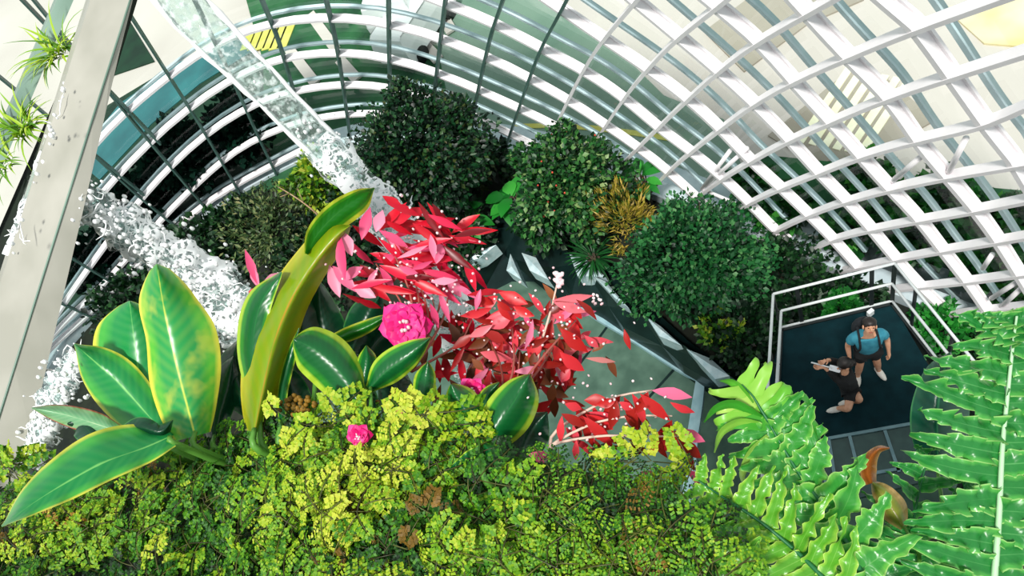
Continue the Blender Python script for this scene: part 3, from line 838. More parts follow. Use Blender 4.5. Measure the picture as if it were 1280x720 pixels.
def person(O, f, l, J, label, hair_long, T, shirt_mat, sleeve):
    """O feet centre, f facing, l person's own left; J joint positions in world"""
    U = Vector((0, 0, 1))
    t = thing('person', O, label, 'person')
    V = []; Eg = []; rad = []

    def v(p, r, par=None):
        V.append(Vector(p)); rad.append(r)
        if par is not None: Eg.append((par, len(V) - 1))
        return len(V) - 1
    pel = v(J['pelvis'], (0.135 * T, 0.105 * T))
    wa = v(J['pelvis'].lerp(J['chest'], 0.45), (0.125 * T, 0.098 * T), pel)
    ch = v(J['chest'], (0.15 * T, 0.11 * T), wa)
    nb = v(J['neck'], 0.058, ch)
    hd0 = v(J['head'] - J['hup'] * 0.055, (0.062, 0.068), nb)
    hd1 = v(J['head'] + J['hup'] * 0.03, (0.078, 0.092), hd0)
    v(J['head'] + J['hup'] * 0.085, (0.058, 0.07), hd1)
    wr = {}
    for s in ('l', 'r'):
        sh = v(J['sh_' + s], 0.062 * T, ch); el = v(J['el_' + s], 0.043, sh)
        fm = v(J['el_' + s].lerp(J['wr_' + s], 0.35), 0.041, el); w_ = v(J['wr_' + s], 0.026, fm)
        hand(V, Eg, rad, w_, J['hand_' + s], f if s == 'l' else f, 1 if s == 'l' else -1)
        hp = v(J['hip_' + s], 0.092 * T, pel); kn = v(J['kn_' + s], 0.058, hp)
        cf = v(J['kn_' + s].lerp(J['an_' + s], 0.35), 0.057, kn); an = v(J['an_' + s], 0.036, cf)
        v(J['an_' + s] - U * 0.045 + J['toe_' + s] * 0.05, 0.035, an)
    skin('body', V, Eg, rad, M['skin'], t)
    # face
    fd, hu = J['face'], J['hup']; fs_ = fd.cross(hu).normalized(); hc = J['head']
    mb = MB(); blob(mb, hc + fd * 0.095 - hu * 0.0, 0.013, 0.018, 0.024, (fs_, fd, hu), 8, 6); mb.build('nose', M['skin'], t)
    for s in (-1, 1):
        mb = MB(); blob(mb, hc + fd * 0.078 + fs_ * (0.032 * s) + hu * 0.018, 0.012, 0.008, 0.007, (fs_, fd, hu), 8, 6); mb.build('eye', M['eye'], t)
        mb = MB(); blob(mb, hc + fs_ * (0.082 * s), 0.012, 0.022, 0.032, (fs_, fd, hu), 8, 6); mb.build('ear', M['skin'], t)
    mb = MB(); blob(mb, hc + fd * 0.078 - hu * 0.048, 0.026, 0.01, 0.008, (fs_, fd, hu), 8, 6); mb.build('mouth', M['lip'], t)
    mb = MB(); blob(mb, hc - fd * 0.025 + hu * 0.05, 0.092, 0.10, 0.085, (fs_, fd, hu), 14, 10, wob=0.08)
    blob(mb, hc - fd * 0.06 - hu * 0.01, 0.085, 0.06, 0.075, (fs_, fd, hu), 12, 8, wob=0.08)
    if hair_long:
        blob(mb, hc - fd * 0.10 - hu * 0.07, 0.05, 0.05, 0.11, (fs_, fd, hu), 10, 8, wob=0.1)
    mb.build('hair', M['dark_hair'], t)
    # shirt
    V = []; Eg = []; rad = []
    p0 = v(J['pelvis'] - (J['chest'] - J['pelvis']) * 0.22, (0.19 * T, 0.165 * T)); p1 = v(J['pelvis'].lerp(J['chest'], 0.45), (0.185 * T, 0.165 * T), p0)
    p2 = v(J['chest'], (0.19 * T, 0.145 * T), p1); v(J['chest'].lerp(J['neck'], 0.75), (0.125, 0.115), p2)
    for s in ('l', 'r'):
        a = v(J['sh_' + s], 0.094 * T, p2); b = v(J['sh_' + s].lerp(J['el_' + s], min(1, sleeve)), 0.074 if sleeve < 1 else 0.058, a)
        if sleeve > 1: v(J['el_' + s].lerp(J['wr_' + s], sleeve - 1), 0.042, b)
    skin('shirt', V, Eg, rad, shirt_mat, t)
    # shorts
    V = []; Eg = []; rad = []
    p0 = v(J['pelvis'] + U * 0.02, (0.158 * T, 0.128 * T))
    for s in ('l', 'r'):
        a = v(J['hip_' + s], 0.112 * T, p0); v(J['hip_' + s].lerp(J['kn_' + s], 0.72), 0.092, a)
    skin('shorts', V, Eg, rad, M['black_cloth'], t)
    for s in ('l', 'r'):
        an = J['an_' + s]; td = J['toe_' + s].normalized(); sd = td.cross(U).normalized(); mb = MB()
        blob(mb, an + td * 0.055 - U * 0.035, 0.048, 0.135, 0.045, (sd, td, U), 12, 8)
        blob(mb, an - U * 0.02 - td * 0.02, 0.046, 0.055, 0.055, (sd, td, U), 10, 7)
        mb.build('shoe', M['shoe_white'], t)
    return t


def V3(*a): return Vector(a)


U_ = V3(0, 0, 1)
O = at_z(1084, 465, ZP)
l = V3(0.84, -0.54, 0).normalized(); f = V3(-0.54, -0.84, 0).normalized()


def rel(x, y, z): return O + (l * x + f * y) * 0.95 + U_ * z * 0.95


hup = (U_ * 0.74 - f * 0.62 + l * 0.18).normalized(); face = (f * 0.85 + U_ * 0.52); face = (face - hup * face.dot(hup)).normalized()
fa, fb = at_z(1072, 469, ZP + 0.08), at_z(1098, 462, ZP + 0.08)
J = dict(pelvis=rel(0, -0.02, 0.93), chest=rel(0, 0.02, 1.30), neck=rel(0, 0.0, 1.48), head=rel(0.03, -0.01, 1.64), hup=hup, face=face,
         sh_l=rel(0.185, 0.0, 1.40), sh_r=rel(-0.185, 0.0, 1.40), el_l=rel(0.27, -0.02, 1.12), el_r=rel(-0.27, -0.02, 1.12),
         wr_l=rel(0.27, 0.10, 0.90), wr_r=rel(-0.27, 0.10, 0.90), hand_l=V3(0, 0, -1) + f * 0.25, hand_r=V3(0, 0, -1) + f * 0.25,
         hip_l=rel(0.09, -0.02, 0.88), hip_r=rel(-0.09, -0.02, 0.88), kn_l=fb.lerp(rel(0.09, 0, 0.88), 0.48) + f * 0.03, kn_r=fa.lerp(rel(-0.09, 0, 0.88), 0.48) + f * 0.03,
         an_l=fb, an_r=fa, toe_l=(f + l * 0.35).normalized(), toe_r=(f - l * 0.2).normalized())
man = person(O, f, l, J, 'person in a teal t-shirt with dark backpack straps standing on the lookout deck', False, 0.98, M['teal_shirt'], 0.62)
for s in (1, -1):
    mb = MB()
    q = [rel(0.10 * s, -0.17, 1.36), rel(0.115 * s, -0.07, 1.50), rel(0.125 * s, 0.09, 1.45), rel(0.135 * s, 0.155, 1.30), rel(0.17 * s, 0.10, 1.14), rel(0.16 * s, -0.08, 1.06)]
    qq = [Vector(v_) for v_ in catmull(q, 18)]
    tube(mb, qq, 0.015, 6); mb.build('backpack_strap', M['strap'], man)
mb = MB(); blob(mb, rel(0, -0.23, 1.22), 0.165, 0.11, 0.24, (l, f, U_), 14, 10); blob(mb, rel(0, -0.31, 1.14), 0.12, 0.07, 0.13, (l, f, U_), 10, 8)
mb.build('backpack', M['strap'], man)

# the second person crouches beside, pointing a phone to the side
z = ZP
O2 = at_z(1058, 503, z)
f2 = V3(-0.84, 0.45, 0).normalized(); l2 = V3(-0.45, -0.84, 0).normalized()
pel2 = at_z(1061, 483, z + 0.42)
neck = at_z(1055, 463, z + 0.93); head = at_z(1055, 456, z + 1.05); chest = pel2.lerp(neck, 0.66)
hup = (U_ * 0.85 + f2 * 0.3).normalized(); face = (f2 * 0.95 - U_ * 0.15 + l2 * 0.25); face = (face - hup * face.dot(hup)).normalized()
shl = neck + l2 * 0.17 - U_ * 0.09; shr = neck - l2 * 0.17 - U_ * 0.09
wl_, wr_ = at_z(1031, 459, z + 0.98), at_z(1035, 449, z + 1.02)
J2 = dict(pelvis=pel2, chest=chest, neck=neck, head=head, hup=hup, face=face, sh_l=shl, sh_r=shr,
          el_l=shl.lerp(wl_, 0.5) - U_ * 0.10 + l2 * 0.03, el_r=shr.lerp(wr_, 0.5) - U_ * 0.08 - l2 * 0.02, wr_l=wl_, wr_r=wr_,
          hand_l=(f2 - l2 * 0.2), hand_r=(f2 + l2 * 0.3),
          hip_l=pel2 + l2 * 0.09, hip_r=pel2 - l2 * 0.09, kn_l=at_z(1060, 511, z + 0.40), kn_r=at_z(1075, 500, z + 0.42),
          an_l=at_z(1049, 510, z + 0.09), an_r=at_z(1064, 501, z + 0.09), toe_l=f2, toe_r=f2)
woman = person(O2, f2, l2, J2, 'person in black crouching on the deck, arms out to hold a pale phone', True, 0.88, M['black_cloth'], 1.8)
mb = MB(); c = wl_.lerp(wr_, 0.5) + f2 * 0.12
X = (l2 * 0.35 + U_ * 0.2 - f2 * 0.6).normalized(); Y = X.cross(V3(0, 0, 1)).normalized(); Z = X.cross(Y)
ph = thing('phone', c, 'pale phone on a short stick held out by the crouching person', 'phone')
a, b = at_z(1014, 453, z + 1.0), at_z(1040, 460, z + 1.0)
tube(mb, [a, b], 0.012, 8); mb.build('stick', M['silver'], ph)
mb = MB(); d = (b - a).normalized(); sd = d.cross(TO_EYE).normalized()
box(mb, b + d * 0.04, 0.075, 0.04, 0.007, (d, sd, d.cross(sd)), bev=0.008); mb.build('phone_body', M['silver'], ph, False)
# ------------------------------------------------------------------ foreground: the planted mountain top
ZBED = H - 1.15
ZLOW = H - 1.62
M['canna'] = broad_leaf('broad_leaf_green', (24, 140, 70), (66, 172, 62), (214, 214, 70), (126, 206, 110), 0.10, 0.86)
M['canna_yel'] = broad_leaf('broad_leaf_yellow_veined', (40, 156, 76), (92, 188, 62), (226, 220, 80), (204, 220, 84), 0.14, 0.86, blotch=0.4)
M['canna_pale'] = broad_leaf('broad_leaf_pale', (110, 170, 120), (130, 180, 120), (170, 60, 50), (190, 214, 170), 0.2, 0.85)
M['roll_leaf'] = broad_leaf('rolled_leaf_yellow', (124, 158, 18), (178, 186, 24), (212, 204, 50), (190, 150, 34), 0.2, 0.9)
M['roll_in'] = broad_leaf('rolled_leaf_green', (22, 108, 22), (60, 140, 24), (190, 206, 60), (40, 120, 30), 0.15, 0.72)
M['rim_leaf'] = broad_leaf('rimmed_leaf', (14, 96, 44), (44, 134, 40), (170, 204, 56), (30, 116, 54), 0.05, 0.76)
M['dark_broad'] = broad_leaf('dark_broad_leaf', (10, 60, 38), (16, 76, 44), (60, 130, 60), (20, 80, 48), 0.06, 0.9)
M['petiole'] = foliage('green_stalk', [(60, 130, 50), (110, 160, 60)], 0.1)


def resample(vals, n):
    return [v[0] if hasattr(v, '__len__') else v for v in catmull([(x,) for x in vals], n)]


def bigleaf(mid, wl, wr, mat, parent, tl=0.0, tr=0.0, n=30, m=5, cup=0.0, wave=0.004, name='leaf', stalk=None):
    """one large leaf: midrib through pixels at given depths, half widths left and right in pixels,
    tl / tr push the edges away from (+) or towards (-) the viewer in metres"""
    ml = catmull(mid, n); a = resample(wl, n); b = resample(wr, n)
    for i in range(n):                       # round the tip
        t_ = i / (n - 1)
        if t_ > 0.8:
            k = math.sqrt(max(0.0, 1 - ((t_ - 0.8) / 0.2) ** 2)); a[i] *= 0.05 + 0.95 * k; b[i] *= 0.05 + 0.95 * k
    vs = []; uv = []; ph = uni(0, 6)
    for i in range(n):
        x, y, d = ml[i]
        x0, y0, _ = ml[max(i - 1, 0)]; x1, y1, _ = ml[min(i + 1, n - 1)]
        tx, ty = x1 - x0, y1 - y0; k = math.hypot(tx, ty) or 1; sx, sy = ty / k, -tx / k     # left of travel, in the picture
        for j in range(-m, m + 1):
            u = j / m
            w = max(1.0, (a[i] if j < 0 else b[i])) * abs(u)
            sg = 1 if j < 0 else -1
            dep = (tl if j < 0 else tr) * abs(u) ** 1.4 + cup * u * u + wave * math.sin(i * 1.1 + ph + u * 2) * abs(u) ** 2 + 0.0012 * math.cos(u * 10) * (abs(u) < 0.16)
            vs.append(P(x + sx * sg * w, y + sy * sg * w, d + dep)); uv.append(((u + 1) / 2, i / (n - 1)))
    q = 2 * m + 1
    fs = [(i * q + j, i * q + j + 1, (i + 1) * q + j + 1, (i + 1) * q + j) for i in range(n - 1) for j in range(q - 1)]
    mb = MB(); mb.add(vs, fs, rnd(), uv)
    o = mb.build(name, mat, parent)
    return o


def clump(name, px, d, label, cat='plant'):
    p = P(*px, d)
    return thing(name, (p.x, p.y, ZLOW if px[0] > 880 else ZBED), label, cat)


def stalks(t, roots, tops, r=0.006, mat=None):
    mb = MB()
    for (a, b) in zip(roots, tops):
        pa_ = P(*a); pb_ = P(*b); g = Vector((pa_.x, pa_.y, (ZLOW if a[0] > 880 else ZBED) - 0.02))
        tube(mb, [Vector(v) for v in catmull([g, pa_, pb_], 8)], [r * (1 - 0.06 * i) for i in range(8)], 6)
    mb.build('stem', mat or M['petiole'], t)


# --- broad leaved plant on the left
t = clump('broad_leaf_plant', (220, 560), 1.34, 'large broad leaved plant with yellow veins in front of the foaming waterfall')
bigleaf([(244, 545, 1.42), (236, 515, 1.44), (224, 470, 1.46), (212, 420, 1.47), (203, 375, 1.46), (196, 330, 1.42)], [26, 36, 38, 30, 30, 16], [20, 36, 54, 58, 40, 22], M['canna_yel'], t, 0.05, 0.06)
bigleaf([(190, 540, 1.50), (180, 500, 1.53), (172, 455, 1.55), (166, 410, 1.55), (162, 376, 1.53)], [24, 44, 54, 48, 20], [16, 30, 36, 32, 16], M['canna'], t, 0.05, 0.03)
bigleaf([(212, 548, 1.46), (186, 520, 1.49), (150, 480, 1.51), (122, 455, 1.51), (93, 430, 1.48)], [20, 34, 38, 28, 4], [14, 24, 30, 24, 4], M['canna'], t, 0.04, 0.03)
bigleaf([(214, 545, 1.36), (180, 560, 1.32), (130, 578, 1.27), (80, 605, 1.23), (40, 630, 1.20), (2, 658, 1.17)], [14, 20, 24, 22, 14, 3], [12, 32, 40, 34, 22, 3], M['canna'], t, -0.02, 0.06, wave=0.008)
bigleaf([(150, 540, 1.42), (120, 530, 1.44), (80, 518, 1.46), (40, 510, 1.46)], [8, 14, 13, 3], [8, 15, 12, 3], M['canna_pale'], t, 0.02, 0.03)
bigleaf([(268, 548, 1.52), (274, 515, 1.55), (284, 480, 1.56), (292, 445, 1.56)], [10, 22, 22, 6], [8, 16, 16, 6], M['dark_broad'], t, 0.03, 0.03)
bigleaf([(120, 560, 1.42), (112, 540, 1.44), (98, 528, 1.46), (84, 530, 1.46)], [10, 18, 16, 4], [10, 16, 16, 4], M['dark_broad'], t, 0.02, 0.02)
bigleaf([(150, 545, 1.38), (175, 535, 1.36), (200, 540, 1.35), (216, 525, 1.36)], [8, 14, 10, 3], [8, 12, 10, 3], M['dark_broad'], t, 0.02, 0.03)
stalks(t, [(246, 560, 1.40), (196, 560, 1.46), (216, 560, 1.42), (222, 556, 1.36), (160, 556, 1.42), (268, 560, 1.48)],
       [(244, 540, 1.42), (190, 535, 1.50), (210, 545, 1.46), (212, 546, 1.36), (148, 540, 1.42), (268, 545, 1.52)], 0.008)

# --- plant with the tall rolled leaf
t = clump('rolled_leaf_plant', (330, 540), 1.40, 'plant with one tall rolled yellow green leaf rising above dark leaves')
bigleaf([(318, 540, 1.40), (328, 490, 1.43), (342, 430, 1.46), (364, 375, 1.49), (392, 330, 1.50), (420, 296, 1.50), (438, 282, 1.50)], [12, 28, 35, 30, 26, 22, 6], [12, 20, 26, 23, 20, 16, 6], M['roll_leaf'], t, 0.09, 0.09, m=6)
bigleaf([(384, 318, 1.53), (396, 294, 1.53), (420, 268, 1.54), (448, 248, 1.54), (468, 235, 1.54)], [4, 14, 16, 12, 2], [5, 14, 20, 18, 3], M['roll_in'], t, -0.02, 0.03)
bigleaf([(322, 528, 1.44), (318, 480, 1.48), (316, 430, 1.50), (326, 380, 1.52), (352, 340, 1.52)], [6, 14, 20, 20, 5], [8, 14, 16, 14, 5], M['rim_leaf'], t, 0.04, 0.0)
bigleaf([(352, 530, 1.44), (352, 490, 1.48), (362, 450, 1.50), (374, 410, 1.50)], [4, 5, 6, 2], [5, 8, 7, 2], M['rim_leaf'], t, 0.01, 0.01)
for mid, wl_, wr_ in [([(395, 470, 1.55), (382, 430, 1.58), (366, 390, 1.58), (352, 352, 1.56)], [20, 32, 34, 6], [22, 34, 36, 6]),
                      ([(430, 480, 1.58), (415, 440, 1.6), (402, 395, 1.6), (398, 350, 1.58)], [18, 26, 24, 6], [18, 28, 24, 6]),
                      ([(440, 440, 1.58), (450, 415, 1.6), (462, 390, 1.6), (476, 368, 1.58)], [14, 22, 22, 5], [14, 22, 22, 5]),
                      ([(455, 450, 1.60), (476, 425, 1.62), (500, 405, 1.62), (520, 396, 1.6)], [14, 20, 18, 5], [14, 20, 18, 5]),
                      ([(330, 520, 1.52), (300, 490, 1.56), (292, 460, 1.58), (298, 425, 1.58)], [14, 22, 22, 5], [14, 22, 22, 5]),
                      ([(390, 540, 1.46), (372, 510, 1.5), (360, 480, 1.52), (352, 455, 1.52)], [14, 24, 22, 5], [14, 22, 20, 5]),
                      ([(460, 530, 1.46), (450, 505, 1.5), (440, 480, 1.52), (436, 460, 1.52)], [14, 24, 22, 5], [14, 24, 20, 5]),
                      ([(508, 540, 1.46), (500, 510, 1.5), (496, 480, 1.54), (500, 455, 1.54)], [14, 24, 22, 5], [14, 24, 20, 5])]:
    bigleaf(mid, wl_, wr_, M['dark_broad'], t, 0.04, 0.04)
bigleaf([(400, 432, 1.52), (430, 420, 1.52), (460, 408, 1.52), (488, 392, 1.52)], [4, 9, 9, 2], [4, 9, 8, 2], M['roll_in'], t, 0.02, 0.02)
stalks(t, [(320, 560, 1.38), (330, 560, 1.4), (350, 556, 1.42), (392, 540, 1.46), (430, 540, 1.48), (445, 530, 1.50)], [(318, 536, 1.40), (324, 524, 1.44), (352, 526, 1.44), (395, 466, 1.55), (430, 476, 1.58), (442, 440, 1.58)], 0.009)

# --- rimmed leaf plant in the middle
t = clump('rimmed_leaf_plant', (455, 530), 1.36, 'green plant with yellow rimmed leaves, just right of the rolled leaf')
bigleaf([(450, 505, 1.36), (435, 478, 1.37), (412, 452, 1.38), (388, 434, 1.38), (367, 424, 1.37)], [12, 30, 34, 30, 14], [10, 24, 32, 28, 14], M['rim_leaf'], t, 0.03, 0.05)
bigleaf([(452, 492, 1.40), (456, 470, 1.41), (459, 450, 1.41), (458, 432, 1.4)], [6, 14, 13, 3], [6, 14, 13, 3], M['rim_leaf'], t, 0.02, 0.03)
bigleaf([(462, 486, 1.38), (482, 465, 1.37), (510, 446, 1.36), (538, 422, 1.36)], [6, 20, 20, 4], [6, 18, 15, 4], M['rim_leaf'], t, 0.02, 0.03)
bigleaf([(526, 508, 1.36), (529, 490, 1.36), (533, 470, 1.37), (535, 452, 1.37)], [5, 13, 14, 3], [5, 13, 12, 3], M['rim_leaf'], t, 0.02, 0.02)
stalks(t, [(456, 530, 1.32), (460, 530, 1.34), (468, 526, 1.34), (522, 535, 1.32)], [(450, 502, 1.36), (453, 490, 1.40), (463, 484, 1.38), (526, 506, 1.36)], 0.006)

# --- dark leaved plant in front of the red shrub
t = clump('dark_leaf_plant', (610, 580), 1.20, 'plant with two large dark green leaves below the red shrub')
bigleaf([(604, 560, 1.28), (618, 540, 1.27), (634, 515, 1.27), (650, 490, 1.28), (662, 468, 1.28)], [10, 24, 28, 22, 8], [8, 26, 33, 27, 8], M['rim_leaf'], t, 0.03, 0.05)
bigleaf([(596, 530, 1.30), (586, 515, 1.30), (574, 498, 1.30), (564, 480, 1.30)], [8, 17, 19, 7], [8, 19, 20, 7], M['rim_leaf'], t, 0.02, 0.04)
bigleaf([(606, 525, 1.32), (606, 510, 1.33), (610, 494, 1.34), (624, 478, 1.34)], [5, 10, 10, 3], [5, 10, 10, 3], M['rim_leaf'], t, 0.02, 0.02)
bigleaf([(600, 560, 1.25), (588, 570, 1.23), (576, 578, 1.22), (562, 586, 1.21)], [4, 8, 7, 2], [4, 8, 6, 2], M['rim_leaf'], t, 0.02, 0.0)
bigleaf([(605, 556, 1.25), (614, 566, 1.23), (620, 578, 1.22), (628, 590, 1.21)], [5, 13, 12, 2], [5, 12, 10, 2], M['rim_leaf'], t, 0.02, 0.02)
for mid in [[(570, 580, 1.34), (560, 555, 1.37), (552, 530, 1.4), (552, 505, 1.4)], [(650, 585, 1.3), (655, 560, 1.34), (668, 535, 1.36), (684, 515, 1.36)], [(610, 590, 1.3), (600, 570, 1.36), (585, 550, 1.4), (575, 530, 1.4)]]:
    bigleaf(mid, [12, 22, 22, 4], [12, 22, 22, 4], M['dark_broad'], t, 0.03, 0.03)
stalks(t, [(606, 600, 1.2), (600, 590, 1.22)], [(604, 556, 1.28), (597, 528, 1.30)], 0.007)

# --- red and pink shrubs
M['red_leaf'] = foliage('red_leaves', [(110, 12, 22), (180, 16, 34), (214, 24, 46), (222, 34, 76), (232, 90, 134)], 0.3, 0.35)
M['coral_leaf'] = foliage('coral_leaves', [(96, 34, 20), (170, 34, 30), (212, 44, 50), (226, 74, 90), (236, 140, 150), (150, 120, 60)], 0.3, 0.4)
M['pink_leaf'] = foliage('pink_leaves', [(226, 70, 120), (238, 120, 160), (244, 160, 186)], 0.35, 0.4)
M['bronze_leaf'] = foliage('bronze_leaves', [(50, 30, 14), (104, 52, 26), (150, 84, 46), (172, 136, 90)], 0.25, 0.5)
M['red_stem'] = foliage('red_stem', [(120, 50, 40), (176, 96, 84)], 0.05)
M['pale_stem'] = foliage('pale_pink_stem', [(200, 168, 150), (226, 196, 180)], 0.05)
M['bud_glint'] = foliage('white_pink_buds_glints', [(240, 200, 206), (252, 240, 240)], 0.2)  # shared by real buds and by specks painted as water glints
M['magenta'] = foliage('magenta_petals', [(206, 10, 96), (236, 20, 130), (246, 70, 160)], 0.3)


def img_dir(a, tilt=0.0):
    """direction that runs at angle a (degrees, clockwise from right) in the photo; tilt > 0 leans to the viewer"""
    a = math.radians(a)
    return (VIEW_RIGHT * math.cos(a) - VIEW_UP * math.sin(a) + TO_EYE * tilt).normalized()


def leaf_px(mb, x0, y0, x1, y1, d, W, tint, d1=None, bend=0.25, fold=0.35):
    a = P(x0, y0, d); b = P(x1, y1, d1 or d); v = b - a
    leafN(mb, a, v.normalized(), (TO_EYE + rvec() * 0.45).normalized(), v.length, W, tint, bend, fold, 6, wav=0.06)


def specks(mb, pts, r=0.004):
    for p in pts: blob(mb, p, r * uni(.7, 1.3), r * uni(.7, 1.3), r * uni(.7, 1.3), None, 5, 4, rnd())


t = clump('red_leaf_shrub', (540, 480), 1.55, 'tall red shrub of long narrow leaves below the end of the tall waterfall', 'shrub')
mb = MB(); ms = MB(); mspeck = MB(); mp = MB(); mz = MB()
root = P(560, 500, 1.58); root.z = ZBED
for hub in [(470, 330), (500, 300), (520, 340), (560, 330), (480, 290), (540, 370), (590, 400), (520, 385), (550, 300)]:
    h0 = P(hub[0], hub[1], uni(1.54, 1.66))
    q = [Vector(v) for v in catmull([root, root.lerp(h0, 0.5) + VIEW_RIGHT * 0.03, h0], 10)]
    tube(ms, q, [0.0034 - 0.00022 * i for i in range(10)], 5, rnd())
for k in range(96):
    x = random.gauss(520, 38); y = random.gauss(330, 34)
    if x < 452 or x > 610: continue
    if y > 405 or (y - 250) < (x - 500) * 0.42 - 8 : continue
    a = random.gauss(24, 22); L = uni(34, 62); ar = math.radians(a)
    d = uni(1.50, 1.66)
    leaf_px(mb, x - math.cos(ar) * L / 2, y - math.sin(ar) * L / 2, x + math.cos(ar) * L / 2, y + math.sin(ar) * L / 2, d, uni(0.007, 0.0115), min(1, max(0, random.gauss(0.42, 0.3))), d + uni(-0.05, 0.05))
for x0, y0, x1, y1 in [(480, 285, 520, 262), (474, 290, 506, 250), (600, 250 + 18, 562, 290), (505, 262, 540, 268), (545, 272, 562, 292), (478, 245, 506, 262), (520, 275, 566, 296)]:
    leaf_px(mb, x0, y0, x1, y1, uni(1.55, 1.65), 0.012, uni(0.3, 0.6))
for x0, y0, x1, y1 in [(432, 350, 420, 292), (452, 300, 462, 258), (430, 350, 452, 332), (425, 372, 410, 330), (440, 320, 428, 288), (470, 372, 440, 356), (545, 330, 552, 300), (530, 340, 560, 350), (470, 290, 478, 262), (560, 345, 576, 372), (445, 365, 415, 330)]:
    leaf_px(mp, x0, y0, x1, y1, uni(1.50, 1.58), 0.014, rnd())
for k in range(60):
    x = random.gauss(575, 34); y = random.gauss(415, 26)
    a = uni(-20, 120); L = uni(24, 46); ar = math.radians(a)
    leaf_px(mb if rnd() < 0.6 else mz, x, y, x + math.cos(ar) * L, y + math.sin(ar) * L, uni(1.56, 1.68), uni(0.008, 0.013), uni(0, 0.6))
for k in range(14):  # extra pink leaves stand in for highlights on the red ones
    x = random.gauss(515, 40); y = random.gauss(335, 36); a = random.gauss(30, 40); L = uni(22, 44); ar = math.radians(a)
    if (y - 250) > (x - 500) * 0.42 and y < 410: leaf_px(mp, x, y, x + math.cos(ar) * L, y + math.sin(ar) * L, uni(1.46, 1.54), uni(0.006, 0.010), rnd())
for k in range(150):
    specks(mspeck, [P(random.gauss(530, 42), random.gauss(345, 40), uni(1.46, 1.62))], 0.0032)  # white specks stand in for glints of water drops
mb.build('foliage', M['red_leaf'], t); mp.build('pink_foliage', M['pink_leaf'], t)['label'] = 'pale pink leaves, some standing in for highlights'
mz.build('bronze_foliage', M['bronze_leaf'], t)['label'] = 'bronze older leaves'
ms.build('stem', M['red_stem'], t); o = mspeck.build('glints_and_buds', M['bud_glint'], t); o['kind'] = 'stuff'

t = clump('red_leaf_shrub', (680, 520), 1.40, 'coral red shrub with a pale upright flower stem, beside the grey path', 'shrub')
mb = MB(); ms = MB(); mspeck = MB(); mz = MB(); mp = MB()
st = [Vector(v) for v in catmull([(*P(655, 540, 1.42)[:2], ZBED), P(662, 480, 1.45), P(676, 430, 1.48), P(688, 390, 1.50), P(698, 348, 1.52)], 16)]
mst = MB(); tube(mst, st, [0.0042 - 0.00016 * i for i in range(16)], 6, 0.7)
mst.build('flower_stem', M['pale_stem'], t)['label'] = 'pale pink flower stem'
specks(mspeck, [P(698 + uni(-5, 5), 347 + uni(-9, 12), 1.51) for _ in range(26)], 0.005)
specks(mspeck, [P(uni(735, 754), uni(368, 380), 1.5) for _ in range(8)], 0.004)
for x0, y0, x1, y1, tt in [(690, 376, 745, 372, .75), (692, 378, 735, 392, .7), (688, 390, 715, 400, .6), (700, 385, 728, 415, .35), (705, 395, 730, 425, .35), (690, 432, 744, 440, .62),
                       (700, 440, 730, 468, .4), (690, 430, 712, 470, .3), (700, 445, 718, 482, .25), (676, 420, 660, 450, .5), (640, 395, 612, 410, .6), (655, 392, 600, 400, .62), (668, 395, 640, 385, .4),
                       (650, 400, 590, 430, .5), (640, 410, 600, 445, .45), (660, 380, 622, 365, .4), (610, 420, 640, 440, .6), (600, 440, 640, 452, .65), (680, 440, 690, 480, .2), (690, 400, 680, 440, .2),
                       (670, 510, 640, 556, .42), (694, 504, 650, 548, .42), (690, 500, 660, 520, .3), (622, 370, 600, 385, .5), (615, 385, 575, 400, .45), (700, 410, 735, 445, .3)]:
    leaf_px(mb, x0, y0, x1, y1, uni(1.44, 1.52), uni(0.010, 0.016), tt * uni(.85, 1.1), None, 0.4)
for k in range(46):
    x = uni(590, 735); y = uni(365, 470) + max(0, 640 - x) * 0.1; a = random.gauss(60, 45); L = uni(24, 46); ar = math.radians(a)
    leaf_px(mp if rnd() < 0.35 else mb, x, y, x + math.cos(ar) * L, y + math.sin(ar) * L, uni(1.42, 1.55), uni(0.006, 0.010), rnd() * 0.9, None, 0.6)
for k in range(100):
    x = random.gauss(650, 44); y = random.gauss(440, 34); a = uni(10, 150); L = uni(20, 42); ar = math.radians(a)
    leaf_px(mz if rnd() < 0.55 else mb, x, y, x + math.cos(ar) * L, y + math.sin(ar) * L, uni(1.46, 1.6), uni(0.007, 0.012), rnd() * 0.7)
for k in range(110): specks(mspeck, [P(random.gauss(670, 40), random.gauss(430, 40), uni(1.42, 1.54))], 0.0028)  # scattered pale dots imitate glinting drops; only the stem buds are real
root = Vector(st[0])
for hub in [(700, 420), (640, 410), (610, 420), (690, 450), (650, 440), (720, 400)]:
    h0 = P(*hub, 1.5); tube(ms, [Vector(v) for v in catmull([root, root.lerp(h0, .5) + rvec() * .02, h0], 8)], [0.003 - 0.0002 * i for i in range(8)], 5, rnd())
mp.build('pink_foliage', M['pink_leaf'], t)['label'] = 'pink younger leaves'
mb.build('foliage', M['coral_leaf'], t); mz.build('bronze_foliage', M['bronze_leaf'], t)['label'] = 'bronze older leaves'
ms.build('stem', M['red_stem'], t); o = mspeck.build('glints_and_buds', M['bud_glint'], t); o['kind'] = 'stuff'

